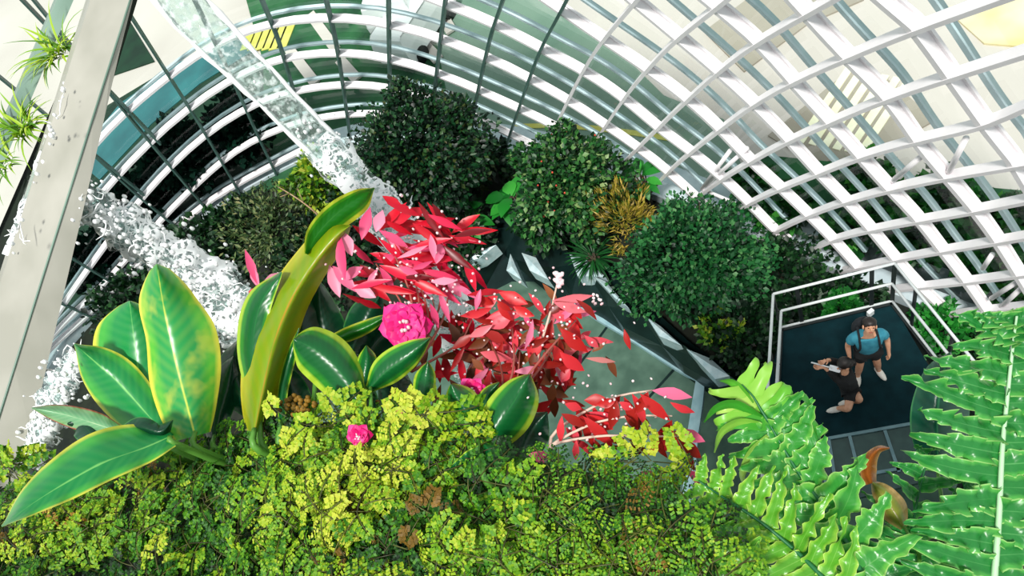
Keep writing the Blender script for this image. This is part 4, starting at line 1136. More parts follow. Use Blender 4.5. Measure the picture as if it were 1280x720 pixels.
t = clump('red_leaf_shrub', (760, 560), 1.20, 'low red shrub leaning out over the path on pale stems, above the yellow ferns', 'shrub')
mb = MB(); ms = MB(); mspeck = MB(); mp = MB()
r0 = P(690, 570, 1.24); r0.z = ZBED
for q in [[(690, 545, 1.26), (725, 518, 1.27), (770, 496, 1.28), (815, 488, 1.28)], [(690, 556, 1.24), (750, 545, 1.24), (800, 546, 1.24), (850, 545, 1.24)], [(690, 556, 1.24), (740, 530, 1.25), (790, 520, 1.25), (840, 520, 1.25)]]:
    tube(ms, [Vector(v) for v in catmull([r0] + [P(*a) for a in q], 14)], [0.0034 - 0.00014 * i for i in range(14)], 5, 0.8)
for x0, y0, x1, y1, tt in [(728, 520, 772, 562, .35), (732, 518, 768, 540, .4), (725, 522, 745, 560, .2), (735, 515, 775, 530, .6), (775, 495, 755, 520, .2), (790, 492, 812, 535, .45), (800, 492, 840, 530, .3),
                       (780, 496, 800, 540, .2), (810, 490, 795, 520, .2), (770, 498, 765, 540, .15), (820, 540, 860, 548, .4), (845, 548, 880, 575, .15), (850, 560, 872, 590, .12), (770, 500, 745, 508, .3), (760, 500, 730, 500, .25),
                       (665, 565, 690, 572, .6), (740, 520, 760, 550, .5), (840, 525, 820, 560, .2)]:
    leaf_px(mb, x0, y0, x1, y1, uni(1.22, 1.28), uni(0.008, 0.013), tt, None, 0.35)
for x0, y0, x1, y1 in [(815, 488, 868, 496), (845, 538, 884, 552), (660, 568, 695, 574), (740, 596, 772, 604), (860, 588, 886, 606), (800, 590, 822, 602)]:
    leaf_px(mp, x0, y0, x1, y1, 1.22, 0.011, rnd() * 0.5)
for k in range(40):
    x = uni(690, 850); y = uni(498, 560); a = random.gauss(65, 35); L = uni(20, 40); ar = math.radians(a)
    leaf_px(mb, x, y, x + math.cos(ar) * L, y + math.sin(ar) * L, uni(1.22, 1.30), uni(0.005, 0.009), rnd() * 0.6, None, 0.5)
for k in range(50): specks(mspeck, [P(random.gauss(775, 34), random.gauss(512, 18), uni(1.2, 1.28))], 0.0026)  # pale dots imitate glints on wet leaves
mb.build('foliage', M['coral_leaf'], t); mp.build('pink_foliage', M['pink_leaf'], t)['label'] = 'bright pink leaves'
ms.build('stem', M['pale_stem'], t); o = mspeck.build('glints_and_buds', M['bud_glint'], t); o['kind'] = 'stuff'

t = clump('pink_leaf_plant', (320, 470), 1.62, 'small plant of upright pink leaves left of the rolled leaf, against the white water')
mp = MB(); mb = MB(); ms = MB()
for x0, y0, x1, y1 in [(322, 356, 306, 310), (324, 360, 312, 330), (330, 352, 352, 342)]: leaf_px(mp, x0, y0, x1, y1, 1.6, 0.010, rnd())
for x0, y0, x1, y1 in [(320, 372, 316, 388), (326, 362, 336, 350), (318, 360, 312, 372), (330, 365, 345, 352)]: leaf_px(mb, x0, y0, x1, y1, 1.6, 0.008, 0.4)
g = P(330, 480, 1.62); g.z = ZBED
tube(ms, [Vector(v) for v in catmull([g, P(328, 420, 1.62), P(322, 356, 1.6)], 10)], 0.004, 5)
mp.build('pink_foliage', M['pink_leaf'], t); mb.build('foliage', M['coral_leaf'], t); ms.build('stem', M['red_stem'], t)


def flower(px, d, r, label, n=11):
    c = P(*px, d); t = thing('magenta_flower', c, label, 'flower')
    mb = MB()
    for k in range(n):
        a = 2.4 * k; e = 0.2 + 0.8 * (1 - k / n)
        dr = (VIEW_RIGHT * math.cos(a) + VIEW_UP * math.sin(a) + TO_EYE * (1.4 - e)).normalized()
        leafN(mb, c - TO_EYE * 0.01, dr, TO_EYE, r * (0.6 + 0.5 * e), r * 0.42, rnd(), 0.9, 0.35, 6, wav=0.18, peak=0.6)
    mb.build('petals', M['magenta'], t)
    mb = MB(); specks(mb, [c + rvec() * r * 0.2 + TO_EYE * 0.008 for _ in range(7)], r * 0.08); mb.build('stamens', M['bud_glint'], t)
    mb = MB(); g = Vector((c.x + 0.01, c.y + 0.01, ZBED)); tube(mb, [c - TO_EYE * 0.01, c.lerp(g, 0.5) - TO_EYE * 0.03, g], 0.004, 5); mb.build('stem', M['red_stem'], t)


flower((505, 407), 1.47, 0.055, 'large magenta flower at the left foot of the tall red shrub', 15)
flower((590, 487), 1.36, 0.026, 'small magenta flower above the dark leaf plant')
flower((447, 545), 1.28, 0.024, 'red magenta flower sunk in the yellow ferns below the rimmed leaves')
flower((500, 520), 1.34, 0.012, 'tiny magenta flower among bronze sprigs')
# ------------------------------------------------------------------ fern mat, mountain, fronds
bed_px = [(-260, 640), (0, 612), (70, 600), (160, 578), (240, 556), (330, 536), (440, 524), (540, 530), (620, 560), (700, 584), (790, 600), (850, 618), (880, 650), (893, 700), (900, 800)]
bl = [at_z(x, y, ZBED - 0.06) for x, y in bed_px]
mb = MB(); pl = [(p.x, p.y) for p in bl] + [(0.5, -2.5), (-3.0, -2.5)]
prism(mb, pl, ZF - 0.05, ZBED - 0.06)
o = mb.build('ground', M['rock'], None, False); struct(o, 'rock face and soil of the planted mountain top', 'planted rock')

mb = MB(); q = [at_z(x, y, ZLOW) for x, y in [(840, 640), (900, 690), (990, 712), (1060, 706), (1110, 690), (1170, 668), (1240, 650), (1340, 640)]]
prism(mb, [(p.x, p.y) for p in q] + [(1.9, -2.5), (0.3, -2.5)], ZF - 0.05, ZLOW - 0.02)
struct(mb.build('ground', M['rock'], None, False), 'lower rock ledge under the large fern fronds', 'rock ledge')
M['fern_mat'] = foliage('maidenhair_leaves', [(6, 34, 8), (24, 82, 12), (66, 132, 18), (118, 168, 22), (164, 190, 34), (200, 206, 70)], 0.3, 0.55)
M['fern_bronze'] = foliage('bronze_maidenhair', [(64, 60, 14), (120, 90, 22), (160, 120, 40)], 0.25, 0.6)
M['fern_stalk'] = foliage('fern_stalk', [(40, 40, 14), (84, 90, 30)], 0.0)


def spray(mb, ms, p, d, n, L, lw, tone):
    """one fern spray: a thin arching stalk with paired side stalks carrying small fan leaflets"""
    s = d.cross(n).normalized(); n = s.cross(d)
    q = Vector(p); pts = [q.copy()]
    K = 5
    for i in range(K):
        a = 0.22 * i
        dd = d * math.cos(a) - n * math.sin(a); nn = n * math.cos(a) + d * math.sin(a)
        q = q + dd * (L / K); pts.append(q.copy())
        if i == 0: continue
        for sg in (-1, 1):
            sd = (s * sg + dd * 0.7 + nn * 0.1).normalized(); ln = L * 0.42 * (1 - 0.14 * i)
            m = 4 if i < 4 else 3
            for j in range(1, m + 1):
                b = q + sd * (ln * j / m)
                for s2 in (-1, 1):
                    ld = (sd + dd * (0.9 * s2) + rvec() * 0.35).normalized()
                    leaf4(mb, b, ld, (nn + rvec() * 0.4).normalized(), lw * uni(.8, 1.25), lw * 0.46, min(1, max(0, tone + random.gauss(0, 0.10))), 0.1)
    leaf4(mb, q, (q - pts[-2]).normalized(), n, lw * 1.2, lw * 0.5, min(1, tone + 0.1), 0.1)
    tube(ms, pts, 0.0012, 3, rnd(), cap=False)


def in_band(x, y):
    xs = [b[0] for b in bed_px]; ys = [b[1] for b in bed_px]
    return y - np.interp(x, xs, ys)


def mat_depth(x, y):
    p = at_z(x, y, ZBED); return m_per_px(p) * F


fm = thing('maidenhair_fern', at_z(430, 640, ZBED), 'mat of fine yellow green maidenhair fern filling the foot of the view', 'fern', kind='stuff')
mb = MB(); ms = MB(); mz = MB()
tufts = []
for k in range(9000):
    x = uni(-40, 905); y = uni(500, 790); h = in_band(x, y)
    if h < 3: continue
    if any(abs(x - a) < 15 and abs(y - b) < 11 for a, b in tufts): continue
    tufts.append((x, y))
for x, y in tufts:
    h = in_band(x, y)
    nv = noise.noise(Vector((x * 0.012, y * 0.020, 1.3))); n2 = noise.noise(Vector((x * 0.045, y * 0.06, 4)))
    if nv + 0.8 * n2 < -0.34: continue                          # gaps between the tufts
    hh = 0.02 + 0.10 * max(0, 0.5 + n2) + 0.05 * max(0, nv) + uni(-0.02, 0.05)
    if h < 20: hh *= 0.6
    p = at_z(x, y, ZBED) + TO_EYE * hh * 0.8 + Vector((0, 0, hh * 0.15))
    pn = (TO_EYE * 0.35 + Vector((0, 0, 1.0)) + rvec() * 0.4).normalized()
    tone = 0.37 + 0.60 * nv + 0.40 * n2 + 1.2 * (hh - 0.08) - max(0, y - 640) * 0.0022 - max(0, 200 - x) * 0.0006 - max(0, x - 620) * 0.0007  # shading of low tufts, the foot and both sides goes into leaf tint
    bz = noise.noise(Vector((x * 0.012 + 7, y * 0.02, 9))) > 0.30 and rnd() < 0.45
    a0 = uni(0, 360)
    for j in range(5):
        a = math.radians(a0 + j * 72 + uni(-15, 15))
        d = pn.orthogonal().normalized(); d = (d * math.cos(a) + pn.cross(d) * math.sin(a) + pn * uni(-0.05, 0.35)).normalized()
        tn = min(0.95, max(0.02, tone + random.gauss(0, 0.10)))
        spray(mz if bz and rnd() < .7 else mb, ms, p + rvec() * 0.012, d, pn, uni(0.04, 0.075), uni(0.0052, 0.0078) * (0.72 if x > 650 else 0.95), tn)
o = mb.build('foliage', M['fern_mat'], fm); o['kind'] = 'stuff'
o = mz.build('bronze_foliage', M['fern_bronze'], fm); o['kind'] = 'stuff'; o['label'] = 'bronze coloured dying sprays'
o = ms.build('stalks', M['fern_stalk'], fm); o['kind'] = 'stuff'


def sprig(px, n, r, label, lo=0.35, hi=0.9, d_=None):
    p0 = at_z(px[0], px[1] + 20, ZBED); t = thing('fern_sprig', p0, label, 'fern')
    mb = MB(); ms = MB()
    for k in range(n):
        x = px[0] + random.gauss(0, r[0]); y = px[1] + random.gauss(0, r[1]); d = d_ or mat_depth(x, y) - 0.12
        spray(mb, ms, P(x, y, d), img_dir(uni(-60, 60) + (180 if rnd() < .5 else 0), uni(0, .4)), (TO_EYE + rvec() * .4).normalized(), uni(0.05, 0.08), 0.009, uni(lo, hi))
    tube(ms, [p0, P(px[0], px[1], d_ or mat_depth(*px) - 0.12)], 0.002, 4)
    mb.build('foliage', M['fern_mat'], t); ms.build('stalk', M['fern_stalk'], t)


sprig((12, 588), 14, (14, 12), 'small lime fern sprig at the lower end of the stone coping')
sprig((395, 532), 12, (36, 8), 'fern sprig rising in front of the rimmed leaf plant', 0.5, 0.95, 1.34)
sprig((528, 540), 16, (16, 16), 'fern sprig standing beside the dark leaf plant', 0.5, 0.95, 1.26)
sprig((820, 584), 12, (24, 8), 'golden green fern sprig under the low red shrub', 0.5, 0.9, 1.16)
t = thing('bronze_sprig', at_z(372, 520, ZBED), 'bronze seed sprig between the dark leaves and the fern mat', 'plant')
mb = MB(); ms = MB()
for k in range(46):
    p = P(random.gauss(372, 14), random.gauss(506, 7), 1.38); blob(mb, p, .005, .005, .006, None, 5, 4, rnd())
    tube(ms, [p, at_z(372, 530, ZBED)], 0.0009, 3, rnd(), cap=False)
mb.build('seeds', M['fern_bronze'], t); ms.build('stalk', M['fern_stalk'], t)
t = thing('bronze_sprig', at_z(505, 530, ZBED), 'bronze seed sprig left of the small upright rimmed leaf', 'plant')
mb = MB(); ms = MB()
for k in range(46):
    p = P(random.gauss(500, 12), random.gauss(503, 7), 1.40); blob(mb, p, .005, .005, .006, None, 5, 4, rnd())
    tube(ms, [p, at_z(503, 535, ZBED)], 0.0009, 3, rnd(), cap=False)
mb.build('seeds', M['fern_bronze'], t); ms.build('stalk', M['fern_stalk'], t)


# --- large fronds on the right
def wavy_leaf(name, mid, edge, rib):
    return broad_leaf(name, mid, edge, edge, rib, 0.12, 0.9, 0.35, 0.4)


M['frond'] = foliage('frond_green', [(30, 120, 40), (70, 164, 50), (120, 192, 60), (176, 214, 100)], 0.3, 0.35)
M['frond_deep'] = foliage('frond_deep_green', [(16, 96, 44), (36, 136, 56), (80, 172, 74), (150, 206, 116)], 0.3, 0.35)
M['frond_rib'] = foliage('frond_rib', [(150, 206, 150), (196, 226, 190)], 0.1)
M['frond_rib_dark'] = foliage('frond_rib_dark', [(20, 90, 50), (40, 120, 66)], 0.1)


def pinna(mb, p, d, n, L, W, tint, bend, waves, amp, segs=12, tipw=0.12, curl=0.0):
    s = d.cross(n).normalized(); n = s.cross(d); q = Vector(p); vs = []; uv = []; ph = uni(0, 6)
    sd = uni(0, 90); sway = uni(-0.35, 0.35); bend *= uni(0.3, 1.5)

    def rf(k, t): return noise.noise(Vector((sd + k * 11.3, t * waves * 1.9, k)))
    for i in range(segs + 1):
        t = i / segs; a = bend * t * t + curl * max(0, t - 0.6) * 6 + 0.25 * rf(5, t * 0.5)
        dd = (d * math.cos(a) - n * math.sin(a) + s * (sway * t)).normalized(); nn = n * math.cos(a) + d * math.sin(a)
        if i: q = q + dd * (L / segs)
        w = W * (1.15 - (1.15 - tipw) * t ** 1.7) * (0.95 + 0.42 * rf(1, t))
        z1 = amp * 2.2 * rf(2, t); z2 = amp * 2.2 * rf(3, t)
        for u in (-1, -0.7, -0.35, 0, 0.35, 0.7, 1):
            zz = (z1 if u < 0 else z2) * abs(u) ** 1.6
            vs.append(q + s * (w * u) + nn * (zz + 0.10 * W * abs(u))); uv.append(((u + 1) / 2, t))
    fs = [(7 * i + j, 7 * i + j + 1, 7 * i + j + 8, 7 * i + j + 7) for i in range(segs) for j in range(6)]
    mb.add(vs, fs, tint, uv)


def frond(parent, rach, n, LL, LR, W, mat, ribmat, tone=(0.2, 0.8), angl=80, angr=80, amp=0.006, waves=2.5, bend=0.5, taper=True, rr=0.005, wing=0.3, prof=None, curl=0.0, tilt=0.15):
    """rach: pixels with depth from foot to tip; LL / LR pinna lengths in px left and right of travel"""
    pts = catmull(rach, n * 2 + 1); world = [P(*p) for p in pts]
    mb = MB()
    for k in range(1, n * 2, 2):
        t = k / (n * 2)
        pr_ = prof(t) if prof else (math.sin(math.pi * min(1, 0.28 + t * 0.72)) ** 0.8 + 0.08)
        x, y, d = pts[k]; tx = pts[k + 1][0] - pts[k - 1][0]; ty = pts[k + 1][1] - pts[k - 1][1]
        base_a = math.degrees(math.atan2(ty, tx))
        for sg, LX, an in ((-1, LL, angl), (1, LR, angr)):
            if LX <= 0: continue
            dr = img_dir(base_a + sg * (an + uni(-6, 6)), tilt + uni(-0.12, 0.12))
            L = LX * pr_ * d / F * uni(0.9, 1.1)
            off = (world[k + 1] - world[k - 1]) * (0.25 * sg)
            pinna(mb, world[k] + off, dr, (TO_EYE + VIEW_UP * 0.25 + rvec() * 0.15).normalized(), L, W * (0.55 + 0.45 * pr_), uni(*tone), bend, waves, amp, 28, 0.15, curl)
    o = mb.build('frond', mat, parent)
    mr = MB(); tube(mr, [w_ + TO_EYE * 0.005 for w_ in world], [rr * (1 - 0.7 * i / (len(world) - 1)) for i in range(len(world))], 6, 0.5)
    mr.build('midrib', ribmat, o)
    return o


M['lobe'] = broad_leaf('ruffled_lobe', (56, 146, 56), (104, 182, 74), (170, 214, 118), (96, 170, 84), 0.03, 0.86, 0.3, 0.3)  # paler rims on the lobe materials paint highlights along the edges
M['lobe_deep'] = broad_leaf('ruffled_lobe_deep', (40, 128, 56), (80, 168, 74), (156, 208, 120), (80, 156, 84), 0.03, 0.86, 0.3, 0.3)
M['lobe_lime'] = broad_leaf('ruffled_lobe_lime', (92, 166, 46), (140, 196, 66), (190, 218, 106), (126, 188, 78), 0.03, 0.86, 0.3, 0.3)
t = clump('long_frond_fern', (1236, 720), 0.95, 'tall fern frond with pale midrib and wavy lobes at the far right', 'fern')
frond(t, [(1232, 800, 1.02), (1240, 720, 1.04), (1246, 640, 1.06), (1250, 560, 1.08), (1257, 490, 1.09), (1264, 425, 1.09), (1268, 395, 1.08)], 17, 118, 120, 0.0185, M['lobe_deep'], M['frond_rib'],
      (0.15, 0.9), 84, 84, 0.017, 5.2, 0.45, prof=lambda t_: min(1.0, 1.05 - 0.75 * max(0, t_ - 0.62) / 0.38), rr=0.0055)
mbk = MB()
stalks(t, [(1234, 900, 1.0)], [(1232, 800, 1.02)], 0.006)

t = clump('curling_fern', (1060, 720), 1.02, 'fern with curling frond tips in front of the lookout platform', 'fern')
frond(t, [(1085, 740, 1.02), (1058, 680, 1.06), (1030, 635, 1.10), (1000, 595, 1.13), (978, 560, 1.15), (958, 525, 1.16)], 9, 96, 92, 0.021, M['lobe'], M['frond_rib_dark'], (0.2, 0.95), 62, 66, 0.012, 4.4, 0.4, prof=lambda t_: 1.0 - 0.35 * t_, rr=0.005)
frond(t, [(962, 530, 1.16), (950, 512, 1.165), (940, 495, 1.17), (926, 480, 1.17)], 4, 78, 70, 0.0115, M['frond'], M['frond_rib_dark'], (0.3, 1.0), 62, 70, 0.004, 1.5, 0.5, prof=lambda t_: 1.0 - 0.3 * t_, rr=0.003, curl=0.9)
for q in [[(950, 530, 1.16), (925, 528, 1.15), (902, 540, 1.14), (893, 566, 1.14)], [(952, 522, 1.16), (920, 505, 1.15), (895, 510, 1.14), (880, 528, 1.13)], [(960, 545, 1.15), (940, 565, 1.14), (928, 590, 1.13), (930, 608, 1.13)],
          [(972, 520, 1.16), (990, 502, 1.16), (1004, 496, 1.15), (1014, 512, 1.14)], [(975, 535, 1.16), (1000, 524, 1.15), (1018, 532, 1.14), (1026, 556, 1.14)], [(968, 510, 1.16), (978, 495, 1.16), (986, 490, 1.16), (990, 500, 1.15)], [(940, 505, 1.17), (928, 490, 1.17), (915, 478, 1.17), (900, 476, 1.16)]]:
    bigleaf(q, [4, 6, 5, 1], [3, 5, 4, 1], M['frond'], t, 0.01, -0.01, 14, 3, name='curled_lobe')
stalks(t, [(1100, 800, 1.0)], [(1085, 740, 1.02)], 0.006)

t = clump('spreading_fern', (1030, 730), 0.98, 'fern spreading over the bottom edge right of the fern mat, light green long lobes', 'fern')
frond(t, [(1060, 760, 0.98), (1022, 715, 1.01), (985, 680, 1.04), (945, 648, 1.06), (905, 622, 1.07), (872, 600, 1.07)], 11, 92, 84, 0.0125, M['lobe_lime'], M['frond_rib_dark'], (0.2, 1.0), 62, 66, 0.010, 3.8, 0.4, prof=lambda t_: 1.0 - 0.6 * t_ ** 2, rr=0.004)
frond(t, [(930, 790, 0.95), (900, 740, 0.98), (880, 700, 1.02), (870, 660, 1.04)], 7, 60, 80, 0.012, M['lobe_lime'], M['frond_rib_dark'], (0.1, 0.8), 60, 62, 0.010, 3.6, 0.4, rr=0.003)
stalks(t, [(1070, 800, .97), (940, 820, .94)], [(1060, 758, .98), (930, 788, .95)], 0.005)

t = clump('understory_fern', (1150, 740), 1.08, 'shaded fern filling the corner between the two large fronds', 'fern')
for q, a, b in [([(1120, 780, 1.1), (1130, 720, 1.14), (1138, 660, 1.17), (1150, 600, 1.19), (1165, 550, 1.2)], 70, 70), ([(1180, 790, 1.12), (1185, 730, 1.15), (1192, 670, 1.18), (1205, 600, 1.2)], 70, 60), ([(1080, 790, 1.1), (1090, 740, 1.12), (1100, 690, 1.15), (1120, 640, 1.18)], 60, 60),
                ([(1010, 800, 1.05), (1030, 760, 1.08), (1060, 720, 1.12), (1100, 690, 1.14)], 60, 60)]:
    frond(t, q, 8, a, b, 0.013, M['lobe_deep'], M['frond_rib_dark'], (0.0, 0.6), 70, 70, 0.009, 3.0, 0.5, rr=0.003)
stalks(t, [(1125, 820, 1.05)], [(1120, 778, 1.1)], 0.004)

t = clump('round_leaf_plant', (1168, 600), 1.2, 'single broad dark teal leaf beside the tall frond, over the platform corner')
M['teal_leaf'] = broad_leaf('teal_leaf', (14, 84, 66), (20, 98, 72), (70, 150, 90), (60, 140, 96), 0.15, 0.93)
bigleaf([(1172, 590, 1.24), (1172, 555, 1.25), (1172, 515, 1.26), (1178, 470, 1.26), (1188, 440, 1.25)], [12, 30, 34, 24, 4], [12, 34, 40, 34, 4], M['teal_leaf'], t, 0.04, 0.05)
stalks(t, [(1180, 660, 1.18)], [(1172, 588, 1.24)], 0.005)

t = clump('withered_leaf', (1100, 640), 1.14, 'curled brown withered leaf between the two large fronds', 'leaf')
M['brown_leaf'] = broad_leaf('brown_leaf', (150, 84, 30), (176, 110, 50), (200, 150, 90), (110, 56, 20), 0.2, 0.8)
M['tan_leaf'] = broad_leaf('tan_leaf', (140, 150, 60), (176, 150, 80), (206, 170, 110), (150, 110, 60), 0.2, 0.7)
bigleaf([(1090, 604, 1.14), (1086, 590, 1.13), (1088, 575, 1.12), (1098, 562, 1.11), (1112, 560, 1.11)], [8, 11, 10, 5, 2], [6, 10, 9, 5, 2], M['brown_leaf'], t, 0.02, 0.03, name='curled_tip')
bigleaf([(1130, 660, 1.12), (1118, 640, 1.13), (1105, 620, 1.14), (1090, 602, 1.14)], [5, 16, 14, 5], [5, 18, 15, 5], M['tan_leaf'], t, 0.03, 0.02, name='blade')
bigleaf([(1100, 632, 1.13), (1090, 645, 1.12), (1078, 652, 1.12), (1068, 664, 1.12)], [4, 5, 5, 1], [4, 5, 5, 1], M['tan_leaf'], t, 0.01, 0.02, name='blade')
stalks(t, [(1150, 700, 1.1)], [(1130, 658, 1.12)], 0.004)
# ------------------------------------------------------------------ stone coping, water channel, waterfalls
ZC = H - 0.95
M['stone'] = plain('pale_stone', (150, 150, 138), (168, 167, 156), 5, 0.35, bump=0.05)
M['rail_metal'] = plain('green_grey_rail', (84, 112, 98), (118, 146, 130), 3, 0.4)
M['moss'] = plain('dark_moss', (8, 20, 12), (18, 36, 20), 12, 0.95, bump=0.6)
NS = 13


def line_pts(ps):
    return [P(*q) for q in catmull(ps, NS)]


AR = line_pts([(226, -200, 2.10), (163, 0, 2.0), (92, 224, 1.92), (18, 460, 1.84), (-60, 710, 1.76)])          # edge over the void
LE = line_pts([(176, -200, 2.16), (113, 0, 2.06), (42, 224, 1.99), (-34, 460, 1.92), (-112, 710, 1.84)])       # edge along the channel
RB = line_pts([(228, -200, 2.11), (166, 0, 2.01), (113, 224, 1.94), (58, 460, 1.87), (0, 710, 1.79)])           # foot of the outer face
t = thing('stone_coping', (AR[6] + LE[6]) / 2, 'pale stone coping that slopes down along the water channel at the left', 'coping')
mb = MB(); vs = []
for a, l, r in zip(AR, LE, RB):
    dn = (r - Vector(EYE)).normalized() * 0.12 - VIEW_RIGHT * 0.02
    vs += [l, a, r, r + dn, l + dn]
fs = [(i * 5 + j, i * 5 + (j + 1) % 5, (i + 1) * 5 + (j + 1) % 5, (i + 1) * 5 + j) for i in range(NS - 1) for j in range(5)] + [(4, 3, 2, 1, 0), tuple((NS - 1) * 5 + j for j in range(5))]
mb.add(vs, fs); mb.build('coping_stone', M['stone'], t, False)
mb = MB(); tube(mb, [a + TO_EYE * 0.0005 for a in AR], 0.0028, 6); mb.build('joint', M['rail_metal'], t)
CI = [l - TO_EYE * 0.05 for l in LE]
RR = line_pts([(178, -200, 2.36), (92, 0, 2.30), (49, 100, 2.27), (4, 205, 2.24), (-100, 440, 2.16)])
RL = line_pts([(158, -200, 2.38), (71, 0, 2.32), (28, 100, 2.29), (-18, 205, 2.26), (-122, 440, 2.18)])
t = thing('water_channel', (CI[6] + RR[6]) / 2, 'dark mossy water channel behind the stone coping with a green grey outer rail', 'channel')
mb = MB(); vs = []
for a, r in zip(CI, RR):
    dn = -TO_EYE * 0.10
    vs += [a + dn * 0.3, r + dn, r + dn * 2, a + dn * 1.6]
mb.add(vs, [(i * 4 + j, i * 4 + (j + 1) % 4, (i + 1) * 4 + (j + 1) % 4, (i + 1) * 4 + j) for i in range(NS - 1) for j in range(4)] + [(3, 2, 1, 0), tuple((NS - 1) * 4 + j for j in range(4))])
mb.build('channel_bed', M['moss'], t, False)
mb = MB(); vs = []
for a, r in zip(RR, RL):
    dn = (r - Vector(EYE)).normalized() * 0.16 - VIEW_RIGHT * 0.01
    vs += [r, r.lerp(a, 0.5) + TO_EYE * 0.008, a, a + dn, r + dn]
mb.add(vs, fs); mb.build('outer_rail', M['rail_metal'], t, False)
M['tuft'] = foliage('bright_tuft', [(70, 130, 20), (130, 180, 30), (186, 210, 60)], 0.3)
for px, nn, L_, lab in [((76, 56), 60, 0.16, 'bright lime grass tuft growing in the channel near the upper end of the coping'), ((34, 150), 60, 0.15, 'bright lime grass tuft growing in the channel beside the middle of the coping'), ((10, 195), 24, 0.12, 'small grass tuft at the left end of the visible channel')]:
    p0 = P(px[0], px[1] + 14, 2.24); tt = thing('grass_tuft', p0, lab, 'grass'); mb = MB()
    for k in range(nn):
        a = uni(0, 6.28); d = (Vector((math.cos(a), math.sin(a), uni(0.2, 1.2))) + TO_EYE * 0.7).normalized()
        leafN(mb, p0 + Vector((uni(-.03, .03), uni(-.03, .03), 0)), d, Vector((0, 0, 1)), L_ * uni(.6, 1.1), 0.005, rnd(), uni(0.6, 1.4), 0.3, 6, peak=0.2)
    mb.build('blades', M['tuft'], tt)


# --- water
def water_mat(name, body, foam, milk):
    m, nt, out = nodes(name); N = nt.nodes.new; L = nt.links.new
    tr = N('ShaderNodeBsdfTransparent'); tr.inputs[0].default_value = body
    gl = N('ShaderNodeBsdfGlossy'); gl.inputs['Roughness'].default_value = 0.08
    df = N('ShaderNodeBsdfDiffuse'); df.inputs[0].default_value = lin(foam)
    lw = N('ShaderNodeFresnel'); lw.inputs[0].default_value = 1.33
    nz = noise_tex(nt, 26, 5)
    bp = N('ShaderNodeBump'); bp.inputs['Strength'].default_value = 0.6; bp.inputs['Distance'].default_value = 0.02; L(nz, bp.inputs['Height'])
    L(bp.outputs[0], gl.inputs['Normal']); L(bp.outputs[0], lw.inputs['Normal'])
    m1 = N('ShaderNodeMixShader'); L(lw.outputs[0], m1.inputs[0]); L(tr.outputs[0], m1.inputs[1]); L(gl.outputs[0], m1.inputs[2])
    rr_ = ramp(nt, nz, [(0.50, (milk * .5, milk * .5, milk * .5, 1)), (0.66, (min(1, milk * 3.2),) * 3 + (1,))])
    m2 = N('ShaderNodeMixShader'); L(rr_, m2.inputs[0]); L(m1.outputs[0], m2.inputs[1]); L(df.outputs[0], m2.inputs[2])
    L(m2.outputs[0], out.inputs[0])
    return m


M['water'] = water_mat('water_sheet', (0.86, 0.95, 0.92, 1), (232, 242, 240), 0.22)


def lace_mat(name, scale, amount):
    """broken water: a web of white foam with clear gaps"""
    m, nt, out = nodes(name); N = nt.nodes.new; L = nt.links.new
    tc = N('ShaderNodeTexCoord'); nz = N('ShaderNodeTexNoise'); nz.inputs['Scale'].default_value = scale * 0.5; nz.inputs['Detail'].default_value = 4
    L(tc.outputs['Object'], nz.inputs['Vector'])
    sc_ = N('ShaderNodeVectorMath'); sc_.operation = 'SCALE'; L(nz.outputs['Color'], sc_.inputs[0]); sc_.inputs['Scale'].default_value = 2.6 / scale
    ad = N('ShaderNodeVectorMath'); ad.operation = 'ADD'; L(tc.outputs['Object'], ad.inputs[0]); L(sc_.outputs[0], ad.inputs[1])
    vo = N('ShaderNodeTexVoronoi'); vo.feature = 'DISTANCE_TO_EDGE'; vo.inputs['Scale'].default_value = scale; L(ad.outputs[0], vo.inputs['Vector'])
    big = ramp(nt, noise_tex(nt, scale * 0.3, 3), [(0.36, (0, 0, 0, 1)), (0.68, (1, 1, 1, 1))])
    th = N('ShaderNodeMath'); th.operation = 'MULTIPLY'; L(big, th.inputs[0]); th.inputs[1].default_value = amount
    df_ = N('ShaderNodeMath'); df_.operation = 'SUBTRACT'; L(th.outputs[0], df_.inputs[0]); L(vo.outputs['Distance'], df_.inputs[1])
    fac = ramp(nt, df_.outputs[0], [(0.0, (0.05, 0.05, 0.05, 1)), (0.06, (1, 1, 1, 1))])
    tr = N('ShaderNodeBsdfTransparent'); tr.inputs[0].default_value = (0.93, 0.98, 0.97, 1)
    pr = N('ShaderNodeBsdfPrincipled'); pr.inputs['Base Color'].default_value = lin((246, 250, 250)); pr.inputs['Roughness'].default_value = 0.25
    mx = N('ShaderNodeMixShader'); L(fac, mx.inputs[0]); L(tr.outputs[0], mx.inputs[1]); L(pr.outputs[0], mx.inputs[2]); L(mx.outputs[0], out.inputs[0])
    return m


M['lace'] = lace_mat('broken_water', 46, 0.42)
M['lace_far'] = lace_mat('broken_water_far', 26, 0.42)
M['foam'] = plain('white_foam', (236, 240, 240), (248, 250, 250), 20, 0.35)


